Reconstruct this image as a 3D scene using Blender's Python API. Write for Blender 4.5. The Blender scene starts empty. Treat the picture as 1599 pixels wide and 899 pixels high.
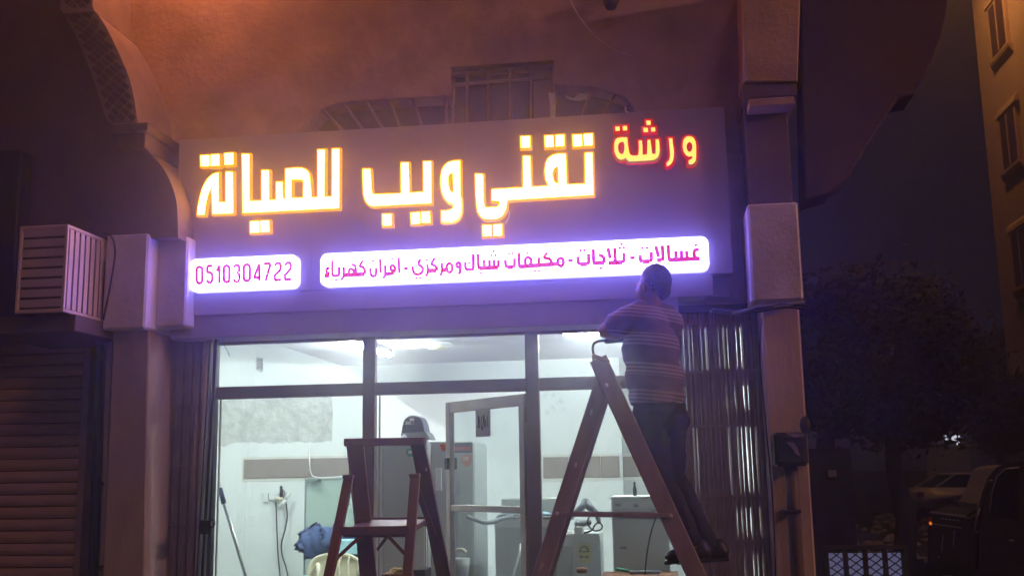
import bpy, bmesh, math, random
from mathutils import Vector, Matrix, noise
random.seed(7)
PI = math.pi
sc = bpy.context.scene
C = sc.collection

# ------------------------------------------------------------------ camera
PITCH, YAW, ROLL, FPX, EYE = 0.17261579, 0.13454163, -0.01702005, 1640.0, 1.6
_f = Vector((-math.sin(YAW)*math.cos(PITCH), math.cos(YAW)*math.cos(PITCH), math.sin(PITCH)))
_r0 = Vector((math.cos(YAW), math.sin(YAW), 0)); _u0 = _r0.cross(_f)
RT = _r0*math.cos(ROLL) + _u0*math.sin(ROLL); UP = -_r0*math.sin(ROLL) + _u0*math.cos(ROLL)
cam = bpy.data.cameras.new('camera'); co = bpy.data.objects.new('camera', cam); C.objects.link(co)
co.matrix_world = Matrix(((RT.x, UP.x, -_f.x, 0), (RT.y, UP.y, -_f.y, 0), (RT.z, UP.z, -_f.z, EYE), (0, 0, 0, 1)))
cam.sensor_width = 36; cam.lens = FPX/1599*36; cam.clip_end = 600; cam.clip_start = 0.05
sc.camera = co

# ------------------------------------------------------------------ sky, warm fill light, exposure
w = bpy.data.worlds.new('World'); sc.world = w; w.use_nodes = True
nt = w.node_tree; nt.nodes.clear()
sky = nt.nodes.new('ShaderNodeTexSky'); sky.sky_type = 'NISHITA'; sky.sun_disc = False
sky.sun_elevation = math.radians(38); sky.sun_rotation = math.radians(160)
tint = nt.nodes.new('ShaderNodeMixRGB'); tint.blend_type = 'MULTIPLY'; tint.inputs[0].default_value = 1
tint.inputs[2].default_value = (0.75, 0.42, 0.62, 1)
bg = nt.nodes.new('ShaderNodeBackground'); bg.inputs[1].default_value = 0.0042
ow = nt.nodes.new('ShaderNodeOutputWorld')
nt.links.new(sky.outputs[0], tint.inputs[1]); nt.links.new(tint.outputs[0], bg.inputs[0]); nt.links.new(bg.outputs[0], ow.inputs[0])
sl = bpy.data.lights.new('warm_fill', 'SUN'); sl.energy = 0.23; sl.angle = math.radians(12); sl.color = (1.0, 0.52, 0.42)  # warm sun lamp added as fill, in place of street-lamp glow
so = bpy.data.objects.new('warm_fill', sl); C.objects.link(so)
_sd = Vector((math.sin(math.radians(160))*math.cos(math.radians(38)), math.cos(math.radians(160))*math.cos(math.radians(38)), math.sin(math.radians(38))))
so.rotation_euler = _sd.to_track_quat('Z', 'Y').to_euler(); so.location = _sd*60
sc.view_settings.view_transform = 'Standard'; sc.view_settings.look = 'None'
sc.view_settings.exposure = 0.0; sc.view_settings.gamma = 1.0
sc.cycles.max_bounces = 8; sc.cycles.diffuse_bounces = 4; sc.cycles.glossy_bounces = 3
sc.cycles.transparent_max_bounces = 16; sc.cycles.sample_clamp_indirect = 4.0
HAZE, HAZEG = 0.019, 0.88
sc.cycles.volume_bounces = 0
sc.cycles.use_denoising = True; sc.cycles.caustics_reflective = False; sc.cycles.caustics_refractive = False

# ------------------------------------------------------------------ helpers
def ray(px, py): return _f*FPX + RT*(px-800) - UP*(py-450)
def at(px, py, Y):
    d = ray(px, py); return Vector((0, 0, EYE)) + d*(Y/d.y)
def X_(px, py, Y): return at(px, py, Y).x
def Z_(px, py, Y): return at(px, py, Y).z

def mat(name, col, rough=0.7, metal=0.0, var=0.15, scale=6.0, bump=0.0, bscale=60.0, spec=0.4, stain=0.0, stain_col=(0.05, 0.04, 0.035), dist=0.01, stretch=None):
    m = bpy.data.materials.new(name); m.use_nodes = True; t = m.node_tree; n = t.nodes; L = t.links
    b = n['Principled BSDF']; b.inputs['Roughness'].default_value = rough; b.inputs['Metallic'].default_value = metal
    b.inputs['Specular IOR Level'].default_value = spec
    tc = n.new('ShaderNodeTexCoord'); src = tc.outputs['Object']
    if stretch:
        mp = n.new('ShaderNodeMapping'); mp.inputs['Scale'].default_value = stretch; L.new(src, mp.inputs[0]); src = mp.outputs[0]
    nz = n.new('ShaderNodeTexNoise'); nz.inputs['Scale'].default_value = scale; nz.inputs['Detail'].default_value = 6; L.new(src, nz.inputs[0])
    r = n.new('ShaderNodeValToRGB'); L.new(nz.outputs[0], r.inputs[0])
    r.color_ramp.elements[0].position = 0.3; r.color_ramp.elements[1].position = 0.7
    r.color_ramp.elements[0].color = tuple(max(0, c*(1-var)) for c in col)+(1,)
    r.color_ramp.elements[1].color = tuple(min(1, c*(1+var)) for c in col)+(1,)
    out = r.outputs[0]
    if stain:
        n2 = n.new('ShaderNodeTexNoise'); n2.inputs['Scale'].default_value = scale*0.35; n2.inputs['Detail'].default_value = 10; n2.inputs['Roughness'].default_value = 0.7; L.new(src, n2.inputs[0])
        r2 = n.new('ShaderNodeValToRGB'); r2.color_ramp.elements[0].position = 0.5; r2.color_ramp.elements[1].position = 0.72
        r2.color_ramp.elements[0].color = (0, 0, 0, 1); r2.color_ramp.elements[1].color = (stain,)*3+(1,); L.new(n2.outputs[0], r2.inputs[0])
        mx = n.new('ShaderNodeMixRGB'); L.new(r2.outputs[0], mx.inputs[0]); L.new(out, mx.inputs[1]); mx.inputs[2].default_value = stain_col+(1,); out = mx.outputs[0]
    L.new(out, b.inputs['Base Color'])
    if bump:
        n3 = n.new('ShaderNodeTexNoise'); n3.inputs['Scale'].default_value = bscale; n3.inputs['Detail'].default_value = 5; L.new(src, n3.inputs[0])
        bp = n.new('ShaderNodeBump'); bp.inputs['Strength'].default_value = bump; bp.inputs['Distance'].default_value = dist
        L.new(n3.outputs[0], bp.inputs['Height']); L.new(bp.outputs[0], b.inputs['Normal'])
    return m
def emi(name, col, k):
    m = bpy.data.materials.new(name); m.use_nodes = True; n = m.node_tree.nodes; n.clear()
    e = n.new('ShaderNodeEmission'); e.inputs[0].default_value = col+(1,); e.inputs[1].default_value = k
    o = n.new('ShaderNodeOutputMaterial'); m.node_tree.links.new(e.outputs[0], o.inputs[0]); return m
def glass(name, tint=(0.93, 0.97, 0.96), refl=0.05, rough=0.02, film=0.0):
    m = bpy.data.materials.new(name); m.use_nodes = True; n = m.node_tree.nodes; n.clear(); L = m.node_tree.links
    t = n.new('ShaderNodeBsdfTransparent'); t.inputs[0].default_value = tint+(1,)
    g = n.new('ShaderNodeBsdfGlossy'); g.inputs['Roughness'].default_value = rough; g.inputs[0].default_value = (1, 1, 1, 1)
    mx = n.new('ShaderNodeMixShader'); mx.inputs[0].default_value = refl; L.new(t.outputs[0], mx.inputs[1]); L.new(g.outputs[0], mx.inputs[2])
    out = mx.outputs[0]
    if film:
        d = n.new('ShaderNodeBsdfDiffuse'); d.inputs[0].default_value = (0.6, 0.62, 0.6, 1)
        nz = n.new('ShaderNodeTexNoise'); nz.inputs['Scale'].default_value = 3; nz.inputs['Detail'].default_value = 8
        ml = n.new('ShaderNodeMath'); ml.operation = 'MULTIPLY'; ml.inputs[1].default_value = film; L.new(nz.outputs[0], ml.inputs[0])
        m2 = n.new('ShaderNodeMixShader'); L.new(ml.outputs[0], m2.inputs[0]); L.new(out, m2.inputs[1]); L.new(d.outputs[0], m2.inputs[2]); out = m2.outputs[0]
    o = n.new('ShaderNodeOutputMaterial'); L.new(out, o.inputs[0]); return m

def tag(o, label=None, cat=None, group=None, kind=None):
    if label: o['label'] = label
    if cat: o['category'] = cat
    if group: o['group'] = group
    if kind: o['kind'] = kind
    return o
ORG = {}
def thing(name, label, cat, loc=(0, 0, 0), group=None):
    o = bpy.data.objects.new(name, None); C.objects.link(o); o.location = loc; o.empty_display_size = 0.1
    ORG[o.name] = Vector(loc); return tag(o, label, cat, group)
class MB:
    def __init__(s): s.bm = bmesh.new()
    def face(s, vs):
        try: return s.bm.faces.new(vs)
        except ValueError: return None
    def box(s, x0, x1, y0, y1, z0, z1):
        if x0 > x1: x0, x1 = x1, x0
        if y0 > y1: y0, y1 = y1, y0
        if z0 > z1: z0, z1 = z1, z0
        v = [s.bm.verts.new(p) for p in ((x0, y0, z0), (x1, y0, z0), (x1, y1, z0), (x0, y1, z0), (x0, y0, z1), (x1, y0, z1), (x1, y1, z1), (x0, y1, z1))]
        for q in ((0, 3, 2, 1), (4, 5, 6, 7), (0, 1, 5, 4), (1, 2, 6, 5), (2, 3, 7, 6), (3, 0, 4, 7)): s.face([v[i] for i in q])
        return s
    def hexa(s, a, b):                       # two 4-point loops
        va = [s.bm.verts.new(p) for p in a]; vb = [s.bm.verts.new(p) for p in b]; n = len(a)
        s.face(va[::-1]); s.face(vb)
        for i in range(n): s.face([va[i], va[(i+1) % n], vb[(i+1) % n], vb[i]])
        return s
    def bar(s, p, q, w_, h_, side=(0, 1, 0)):  # bar from p to q; w_ across, h_ along side
        p, q = Vector(p), Vector(q); d = (q-p).normalized(); sd = Vector(side); sd = (sd - d*sd.dot(d)).normalized(); u = d.cross(sd)
        o = [u*w_/2*a + sd*h_/2*b for a, b in ((-1, -1), (1, -1), (1, 1), (-1, 1))]
        return s.hexa([p+k for k in o], [q+k for k in o])
    def prism(s, pts, y0, y1):               # pts: (x, z)
        n = len(pts); a = [s.bm.verts.new((x, y0, z)) for x, z in pts]; b = [s.bm.verts.new((x, y1, z)) for x, z in pts]
        s.face(a); s.face(b[::-1])
        for i in range(n): s.face([a[i], b[i], b[(i+1) % n], a[(i+1) % n]])
        return s
    def strip(s, L_, R_, y0, y1):            # prism between two edge lists of (x, z)
        for i in range(len(L_)-1):
            s.prism([L_[i], R_[i], R_[i+1], L_[i+1]], y0, y1)
        return s
    def tube(s, path, r, n=8, closed=False, sq=1.0):
        path = [Vector(p) for p in path]; rings = []; N = len(path); up = None
        for i, p in enumerate(path):
            a = path[i-1] if (i or closed) else p; b = path[(i+1) % N] if (i < N-1 or closed) else p
            d = (b-a).normalized() if (b-a).length > 1e-9 else Vector((0, 0, 1))
            if up is None: up = d.orthogonal().normalized()
            up = (up - d*up.dot(d)); up = up.normalized() if up.length > 1e-6 else d.orthogonal().normalized()
            sd = d.cross(up); rr = r[i] if isinstance(r, (list, tuple)) else r
            rings.append([s.bm.verts.new(p + up*math.cos(2*PI*k/n)*rr + sd*math.sin(2*PI*k/n)*rr*sq) for k in range(n)])
        for i in range(N if closed else N-1):
            A, B = rings[i], rings[(i+1) % N]
            for k in range(n): s.face([A[k], A[(k+1) % n], B[(k+1) % n], B[k]])
        if not closed: s.face(rings[0][::-1]); s.face(rings[-1])
        return s
    def lathe(s, prof, cx, cy, n=24, cz=0.0, axis='z'):
        rings = []
        for r, z in prof:
            rr = []
            for k in range(n):
                a = 2*PI*k/n; x, y = r*math.cos(a), r*math.sin(a)
                rr.append(s.bm.verts.new((cx+x, cy+y, cz+z) if axis == 'z' else (cx+x, cy+z, cz+y)))
            rings.append(rr)
        for A, B in zip(rings, rings[1:]):
            for k in range(n): s.face([A[k], A[(k+1) % n], B[(k+1) % n], B[k]])
        s.face(rings[0][::-1]); s.face(rings[-1]); return s
    def ell(s, c, r, seg=16, rng=10, rot=None):
        m = Matrix.Translation(c) @ (rot.to_4x4() if rot else Matrix.Identity(4)) @ Matrix.Diagonal((r[0], r[1], r[2], 1))
        bmesh.ops.create_uvsphere(s.bm, u_segments=seg, v_segments=rng, radius=1, matrix=m); return s
    def caps(s, p, q, r0, r1, n=12, sq=1.0):
        p, q = Vector(p), Vector(q); s.tube([p, p.lerp(q, .5), q], [r0, (r0+r1)/2, r1], n); s.ell(p, (r0,)*3, n, 8); s.ell(q, (r1,)*3, n, 8); return s
    def build(s, name, m, parent=None, bevel=0.0, smooth=False, seg=1, warp=0.0):
        bmesh.ops.recalc_face_normals(s.bm, faces=s.bm.faces)
        if bevel:
            es = [e for e in s.bm.edges if len(e.link_faces) == 2 and e.calc_face_angle(0) > 0.6]
            bmesh.ops.bevel(s.bm, geom=es, offset=bevel, segments=seg, affect='EDGES', clamp_overlap=True)
        o0 = Vector((0, 0, 0)); o = parent
        if parent is not None: o0 = ORG.get(parent.name, Vector((0, 0, 0)))
        else:
            if len(s.bm.verts):
                xs = [v.co for v in s.bm.verts]; lo = Vector(map(min, zip(*xs))); hi = Vector(map(max, zip(*xs)))
                o0 = Vector(((lo.x+hi.x)/2, (lo.y+hi.y)/2, lo.z))
        if warp:
            for v in s.bm.verts: v.co += Vector((noise.noise(v.co*3), noise.noise(v.co*3+Vector((9, 9, 9))), 0))*warp
        for v in s.bm.verts: v.co -= o0
        me = bpy.data.meshes.new(name); s.bm.to_mesh(me); s.bm.free()
        if isinstance(m, (list, tuple)):
            for k in m: me.materials.append(k)
        else: me.materials.append(m)
        if smooth:
            for p in me.polygons: p.use_smooth = True
        ob = bpy.data.objects.new(name, me); C.objects.link(ob)
        if parent is not None: ob.parent = parent
        else: ob.location = o0
        ORG[ob.name] = o0; return ob
def smoothpath(pts, k=4):
    pts = [Vector(p) for p in pts]; out = []
    for i in range(len(pts)-1):
        a = pts[max(0, i-1)]; b = pts[i]; c = pts[i+1]; d = pts[min(len(pts)-1, i+2)]
        for j in range(k):
            t = j/k; out.append(0.5*((2*b)+(c-a)*t+(2*a-5*b+4*c-d)*t*t+(3*b-a-3*c+d)*t**3))
    out.append(pts[-1]); return out
def catpx(pts, k=4): return [(v.x, v.y) for v in smoothpath([(a, b, 0) for a, b in pts], k)]
def xz(pts, Y): return [(lambda p: (p.x, p.z))(at(a, b, Y)) for a, b in pts]
def boxpx(mb, x0, x1, y0, y1, Y0, Y1):
    """box whose front face at Y0 spans these corners"""
    a = at(x0, (y0+y1)/2, Y0).x; b = at(x1, (y0+y1)/2, Y0).x
    zt = at((x0+x1)/2, y0, Y0).z; zb = at((x0+x1)/2, y1, Y0).z
    return mb.box(a, b, Y0, Y1, zb, zt)
def voxel(mb, name, m, parent, size=0.008, sm=4, disp=None):
    ob = mb.build(name, m, parent, smooth=True)
    md = ob.modifiers.new('r', 'REMESH'); md.mode = 'VOXEL'; md.voxel_size = size; md.use_smooth_shade = True
    m2 = ob.modifiers.new('s', 'SMOOTH'); m2.iterations = sm; m2.factor = 0.6
    dg = bpy.context.evaluated_depsgraph_get(); me = bpy.data.meshes.new_from_object(ob.evaluated_get(dg))
    ob.modifiers.clear(); old = ob.data; ob.data = me; me.name = name; bpy.data.meshes.remove(old)
    for p in me.polygons: p.use_smooth = True
    if not me.materials: me.materials.append(m)
    if disp:
        me.calc_loop_triangles()
        for v in me.vertices: v.co += v.normal*disp(v.co+ORG[ob.name])
    return ob

# ------------------------------------------------------------------ materials
M = {}
M['stucco'] = mat('stucco', (0.44, 0.29, 0.22), 0.9, var=0.22, scale=3.2, bump=0.55, bscale=30, stain=0.75, stain_col=(0.24, 0.14, 0.10))
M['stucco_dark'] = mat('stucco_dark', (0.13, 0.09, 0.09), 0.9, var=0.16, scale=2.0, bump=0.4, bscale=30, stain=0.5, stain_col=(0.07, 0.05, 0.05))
M['cap'] = mat('capital_stone', (0.62, 0.57, 0.56), 0.85, var=0.13, scale=4, bump=0.5, bscale=40, stain=0.6, stain_col=(0.26, 0.20, 0.18))
M['pillar'] = mat('pillar_plaster', (0.46, 0.36, 0.31), 0.9, var=0.2, scale=3.5, bump=0.35, bscale=40, stain=0.6, stain_col=(0.14, 0.10, 0.09), stretch=(1, 1, 0.4))
M['tile_dark'] = mat('patterned_tile', (0.10, 0.07, 0.07), 0.5, var=0.2, scale=9)
M['tile_lite'] = mat('patterned_tile_ground', (0.30, 0.22, 0.20), 0.5, var=0.2, scale=5)
M['panel'] = mat('sign_cladding', (0.45, 0.35, 0.37), 0.5, var=0.04, scale=2, spec=0.3, bump=0.03, bscale=4)
M['fascia'] = mat('fascia_beam', (0.40, 0.36, 0.40), 0.7, var=0.10, scale=3, bump=0.15, bscale=30)
M['alu'] = mat('door_aluminium', (0.42, 0.39, 0.37), 0.45, 0.35, var=0.10, scale=7, stain=0.3, stain_col=(0.2, 0.15, 0.12))
M['frame'] = mat('window_frame_metal', (0.27, 0.22, 0.23), 0.5, 0.2, var=0.08, scale=6, stain=0.3, stain_col=(0.12, 0.08, 0.08))
M['shutter'] = mat('shutter_steel', (0.62, 0.42, 0.34), 0.6, 0.1, var=0.15, scale=3, stain=0.5, stain_col=(0.12, 0.08, 0.07), stretch=(0.5, 1, 3))
M['gate'] = mat('gate_steel', (0.36, 0.27, 0.29), 0.6, 0.2, var=0.18, scale=5, stain=0.4, stain_col=(0.08, 0.05, 0.045))
M['black'] = mat('black_paint', (0.02, 0.018, 0.02), 0.5, var=0.2)
M['acgrille'] = mat('ac_cage_paint', (0.70, 0.56, 0.48), 0.55, 0.1, var=0.1, scale=4, stain=0.3, stain_col=(0.25, 0.15, 0.1))
M['wallin'] = mat('room_wall', (0.74, 0.78, 0.77), 0.8, var=0.03, scale=1.4, stain=0.10, stain_col=(0.5, 0.52, 0.48))
M['wallshade'] = mat('room_wall_shaded', (0.50, 0.53, 0.54), 0.8, var=0.05, scale=2)  # shading of the recessed strip put into a greyer wall colour
M['ceil'] = mat('room_ceiling', (0.62, 0.62, 0.64), 0.9, var=0.03, scale=1.4, stain=0.10, stain_col=(0.4, 0.4, 0.4))
M['floor'] = mat('room_floor', (0.42, 0.40, 0.38), 0.5, var=0.1, scale=4)
M['tilein'] = mat('wall_tile', (0.235, 0.205, 0.185), 0.55, var=0.08, scale=9, stain=0.15, stain_col=(0.35, 0.32, 0.3))
M['grout'] = mat('grout', (0.66, 0.66, 0.62), 0.9, var=0.08)
M['poster'] = mat('torn_wallpaper', (0.47, 0.49, 0.46), 0.7, var=0.16, scale=10, bump=0.8, bscale=14, stain=0.8, stain_col=(0.70, 0.73, 0.71), dist=0.03)
M['white'] = mat('white_enamel', (0.72, 0.75, 0.74), 0.35, var=0.03)
M['silver'] = mat('silver_enamel', (0.50, 0.54, 0.54), 0.4, 0.25, var=0.05, scale=3, bump=0.02)
M['silver2'] = mat('pale_silver_enamel', (0.48, 0.52, 0.50), 0.4, 0.15, var=0.04, scale=3)
M['grey'] = mat('grey_plastic', (0.20, 0.23, 0.25), 0.45, var=0.1)
M['navy'] = mat('navy_plastic', (0.045, 0.05, 0.09), 0.35, var=0.1)
M['cream'] = mat('cream_plastic', (0.72, 0.68, 0.50), 0.45, var=0.06)
M['blue'] = mat('blue_fabric', (0.055, 0.09, 0.20), 0.8, var=0.3, scale=8, bump=0.5, bscale=14)
M['cyan'] = mat('pale_blue_plastic', (0.35, 0.60, 0.66), 0.5, var=0.05)
M['red'] = mat('red_print', (0.50, 0.07, 0.05), 0.5, var=0.05)
M['orange'] = mat('orange_print', (0.75, 0.28, 0.18), 0.5, var=0.05)
M['yellow'] = mat('yellow_paper', (0.78, 0.74, 0.40), 0.7, var=0.06)
M['green'] = mat('green_print', (0.08, 0.35, 0.25), 0.6, var=0.05)
M['paper'] = mat('grey_paper', (0.42, 0.42, 0.42), 0.8, var=0.05)
M['wpaper'] = mat('white_paper', (0.85, 0.85, 0.85), 0.8, var=0.02)
M['cable'] = mat('black_cable', (0.015, 0.015, 0.015), 0.5, var=0.1)
M['ladder'] = mat('ladder_fibreglass', (0.175, 0.075, 0.075), 0.5, 0.0, var=0.14, scale=8, stain=0.45, stain_col=(0.08, 0.045, 0.045), stretch=(1, 1, 0.3))
M['ladder2'] = mat('ladder_wood', (0.33, 0.27, 0.28), 0.6, 0.0, var=0.16, scale=10, stain=0.45, stain_col=(0.08, 0.05, 0.05), stretch=(1, 1, 0.3))
M['scuff'] = mat('pale_scuff', (0.6, 0.52, 0.5), 0.7, var=0.1)
M['skin'] = mat('skin', (0.22, 0.12, 0.085), 0.55, var=0.06)
M['hair'] = mat('dark_hair', (0.03, 0.025, 0.025), 0.65, var=0.3, scale=60, bump=0.6, bscale=120)
M['trouser'] = mat('navy_trousers', (0.020, 0.019, 0.045), 0.85, var=0.15, scale=12, bump=0.3, bscale=60)
M['sandal'] = mat('sandal_leather', (0.02, 0.016, 0.016), 0.5, var=0.1)
M['street'] = mat('asphalt', (0.055, 0.048, 0.05), 0.85, var=0.3, scale=5, bump=0.5, bscale=40)
M['paving'] = mat('paving', (0.16, 0.14, 0.13), 0.85, var=0.15, scale=4, bump=0.3)
M['carwhite'] = mat('white_car_paint', (0.80, 0.76, 0.76), 0.25, var=0.02, spec=0.6)
M['cardark'] = mat('dark_car_paint', (0.05, 0.04, 0.036), 0.3, 0.2, var=0.05, spec=0.6)
M['carglass'] = mat('car_glass', (0.01, 0.01, 0.012), 0.08, var=0.05, spec=0.6)
M['chrome'] = mat('chrome', (0.75, 0.72, 0.72), 0.34, 1.0, var=0.03)
M['tyre'] = mat('tyre_rubber', (0.02, 0.02, 0.02), 0.85, var=0.1)
M['bldg'] = mat('sandstone_render', (0.66, 0.50, 0.38), 0.9, var=0.08, scale=0.6, bump=0.2, bscale=8, stain=0.3, stain_col=(0.25, 0.17, 0.12))
M['leaf'] = mat('leaf_green', (0.045, 0.06, 0.035), 0.7, var=0.4, scale=1.5)
M['bark'] = mat('bark', (0.09, 0.065, 0.05), 0.9, var=0.3, bump=0.6, bscale=20)
M['glass'] = glass('window_glass', film=0.06)
M['doorglass'] = glass('door_glass', (0.88, 0.93, 0.93), 0.07, film=0.10)
M['darkglass'] = mat('dark_window_pane', (0.13, 0.075, 0.07), 0.25, var=0.2)
M['iron'] = mat('window_iron', (0.32, 0.21, 0.18), 0.6, 0.1, var=0.1)
M['pipe'] = mat('dark_pipe', (0.10, 0.07, 0.07), 0.6, 0.1, var=0.25, scale=8)
M['rope'] = mat('yellow_rope', (0.5, 0.38, 0.15), 0.8, var=0.1)
M['wood'] = mat('brown_wood', (0.2, 0.08, 0.04), 0.6, var=0.2)
# shirt: grey ground with groups of thin pale bands
m = bpy.data.materials.new('striped_shirt'); m.use_nodes = True; n = m.node_tree.nodes; L = m.node_tree.links; b = n['Principled BSDF']; b.inputs['Roughness'].default_value = 0.85
tc = n.new('ShaderNodeTexCoord'); sx = n.new('ShaderNodeSeparateXYZ'); L.new(tc.outputs['Object'], sx.inputs[0])
def _math(op, a, bb=None):
    k = n.new('ShaderNodeMath'); k.operation = op
    L.new(a, k.inputs[0])
    if bb is not None:
        if isinstance(bb, (int, float)): k.inputs[1].default_value = bb
        else: L.new(bb, k.inputs[1])
    return k.outputs[0]
tl = _math('MULTIPLY', sx.outputs['X'], 0.12); zz = _math('ADD', sx.outputs['Z'], tl)
g1 = _math('GREATER_THAN', _math('SINE', _math('MULTIPLY', zz, 2*PI/0.155)), 0.05)
g2 = _math('GREATER_THAN', _math('SINE', _math('MULTIPLY', zz, 2*PI/0.021)), -0.25)
gg = _math('MULTIPLY', g1, g2)
mx = n.new('ShaderNodeMixRGB'); L.new(gg, mx.inputs[0]); mx.inputs[1].default_value = (0.13, 0.105, 0.19, 1); mx.inputs[2].default_value = (0.29, 0.25, 0.33, 1); L.new(mx.outputs[0], b.inputs['Base Color'])
M['shirt'] = m
# what gives off light
E_ = {}
E_['gold'] = emi('gold_letter_face', (1.0, 0.46, 0.062), 21)
E_['amber'] = emi('amber_letter_side', (1.0, 0.34, 0.015), 1.25)
E_['redface'] = emi('yellow_letter_face', (1.0, 0.62, 0.10), 1.6)
E_['redside'] = emi('red_letter_side', (1.0, 0.008, 0.02), 0.62)
E_['box'] = emi('lightbox_white', (0.125, 0.120, 1.0), 34.0)
E_['boxside'] = emi('lightbox_side', (0.25, 0.24, 1.0), 4.5)
E_['magenta'] = emi('magenta_print', (0.88, 0.01, 0.12), 0.85)
E_['tube'] = emi('fluorescent', (0.94, 1.0, 0.98), 450.0)
E_['far'] = emi('far_lamp', (0.85, 0.85, 1.0), 1.5)
E_['glowpanel'] = emi('glowing_panel', (0.42, 0.40, 0.75), 0.22)  # fence panels made to glow in place of light behind them
E_['amberlamp'] = emi('tail_light_glow', (1.0, 0.25, 0.03), 0.8)
E_['sodium'] = emi('sodium_lamp', (1.0, 0.5, 0.15), 6.0)

# ================================================================== THE SETTING
MB().box(-28, 40, -12, 62, -0.6, -0.4).build('street', M['street']).__setitem__('kind', 'structure')
pv = MB().box(-20, 1.25, 3.2, 6.55, -0.39, -0.02); o = pv.build('pavement', M['paving']); o['kind'] = 'structure'
o = MB().box(-20, 1.4, 3.05, 3.19, -0.39, -0.01).build('kerb', M['cap'], bevel=0.015); o['kind'] = 'structure'
GZ = -0.02

# ---- shop room (walls, ceiling, floor)
YB = 11.0; XL = X_(535, 567, YB); ZC = 2.755
shop = thing('shop_room', 'white walled repair shop interior seen through the lit glass front', 'shop', (-1.5, 9, 0))
def part(name, mb, m, p, bevel=0.0, smooth=False, label=None, seg=1):
    o = mb.build(name, m, p, bevel, smooth, seg)
    if label: o['label'] = label
    return o
XR = 0.70; XW = -5.0; XC = X_(970, 650, YB)
part('back_wall', MB().box(XW, XC, YB, YB+0.15, -0.02, 3.5), M['wallin'], shop)
part('back_wall', MB().box(XC, XR, YB+0.12, YB+0.27, -0.02, 3.5), M['wallshade'], shop, label='recessed strip of the back wall, its shading put into the colour')
part('side_wall', MB().box(XW-0.15, XW, 6.5, YB+0.3, -0.02, 3.5), M['wallin'], shop)
part('side_wall', MB().box(XR, XR+0.15, 6.75, YB+0.3, -0.02, 3.5), M['wallin'], shop)
part('ceiling', MB().box(XL, XR-0.002, 6.75, YB-0.002, ZC, ZC+0.12), M['ceil'], shop)
part('ceiling', MB().box(XW, XR, 6.5, YB+0.3, 3.502, 3.6), M['ceil'], shop)
part('floor', MB().box(XW, XR, 6.56, YB+0.3, -0.15, 0.0), M['floor'], shop)
part('front_wall', MB().box(XW, -3.02, 6.68, 6.9, 0, 3.5), M['wallin'], shop)
part('front_wall', MB().box(-3.0, XR, 6.72, 6.9, 2.63, 3.5), M['wallin'], shop)
# tile bands with tiles as pieces
def tileband(x0, x1, ys, Y, pitch, label):
    a, b = at(x0, ys[0], Y), at(x1, ys[1], Y); zt, zb = (a.z), (b.z)
    bd = part('tile_band', MB().box(a.x-0.02, b.x+0.02, Y-0.006, Y+0.02, zb-0.035, zt+0.03), M['grout'], shop, bevel=0.003, label=label)
    x = a.x; k = 0
    while x < b.x-0.02:
        e = min(x+pitch[k % len(pitch)], b.x)
        ti = MB().box(x+0.004, e-0.004, Y-0.02, Y-0.004, zb, zt).build('tile', M['tilein'], bd, bevel=0.004)
        x = e; k += 1
tileband(382, 560, (717.5, 744), YB, (0.74,), 'band of long brown tiles')
tileband(848, 969, (714, 745), YB, (0.27, 0.33, 0.31, 0.3), 'band of square brown tiles')
tileband(971, 1062, (713, 743), YB+0.12, (0.3,), 'band of square brown tiles')

# wall vents, stickers, socket
def flat(name, pts, Y, m, parent, t=0.006, label=None):
    return part(name, MB().prism(xz(pts, Y), Y-t, Y-0.001), m, parent, label=label)
t = thing('wall_vent', 'small dark patterned vent sticker high on the left white wall', 'vent', at(405, 580, YB))
flat('vent_frame', [(401, 558), (411, 559), (411, 579), (408, 582), (401, 577)], YB, M['paper'], t, 0.01)
for k, (y0, y1) in enumerate(((561, 564.5), (567, 570), (572, 576))):
    MB().tube([at(402.5, y1, YB-0.014), at(406, y0, YB-0.014), at(409.5, (y0+y1)/2, YB-0.014), at(408, y1+1, YB-0.014)], 0.008, 6).build('slat', M['grey'], t)
pp_ = []
for i in range(0, 36):
    x = 341+(519-341)*i/35; pp_.append((x, 692.5+random.uniform(-2.2, 2.2)-i*0.06 + (5 if i < 4 else 0)))
flat('wallpaper_sheet', [(341, 627), (365, 624), (440, 622), (519, 617), (520, 650)]+pp_[::-1], YB, M['poster'], shop, 0.004, label='torn grey patch of peeled plaster')
for p in ([(370, 688), (383, 666), (396, 643)], [(455, 690), (462, 670), (470, 650)], [(503, 688), (509, 668), (518, 650)], [(400, 686), (408, 668), (418, 655)]):
    MB().tube([at(a, b_, YB-0.006) for a, b_ in p], 0.005, 5).build('crack', M['paper'], shop)
for p in ([(351, 540), (356, 548), (359, 557)], [(443, 764), (445, 772), (441, 782)]): MB().tube([at(a, b_, YB-0.006) for a, b_ in p], 0.006, 5).build('crack', M['grey'], shop)
M['wallstain'] = mat('wall_mould', (0.60, 0.66, 0.66), 0.9, var=0.12, scale=18)
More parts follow.
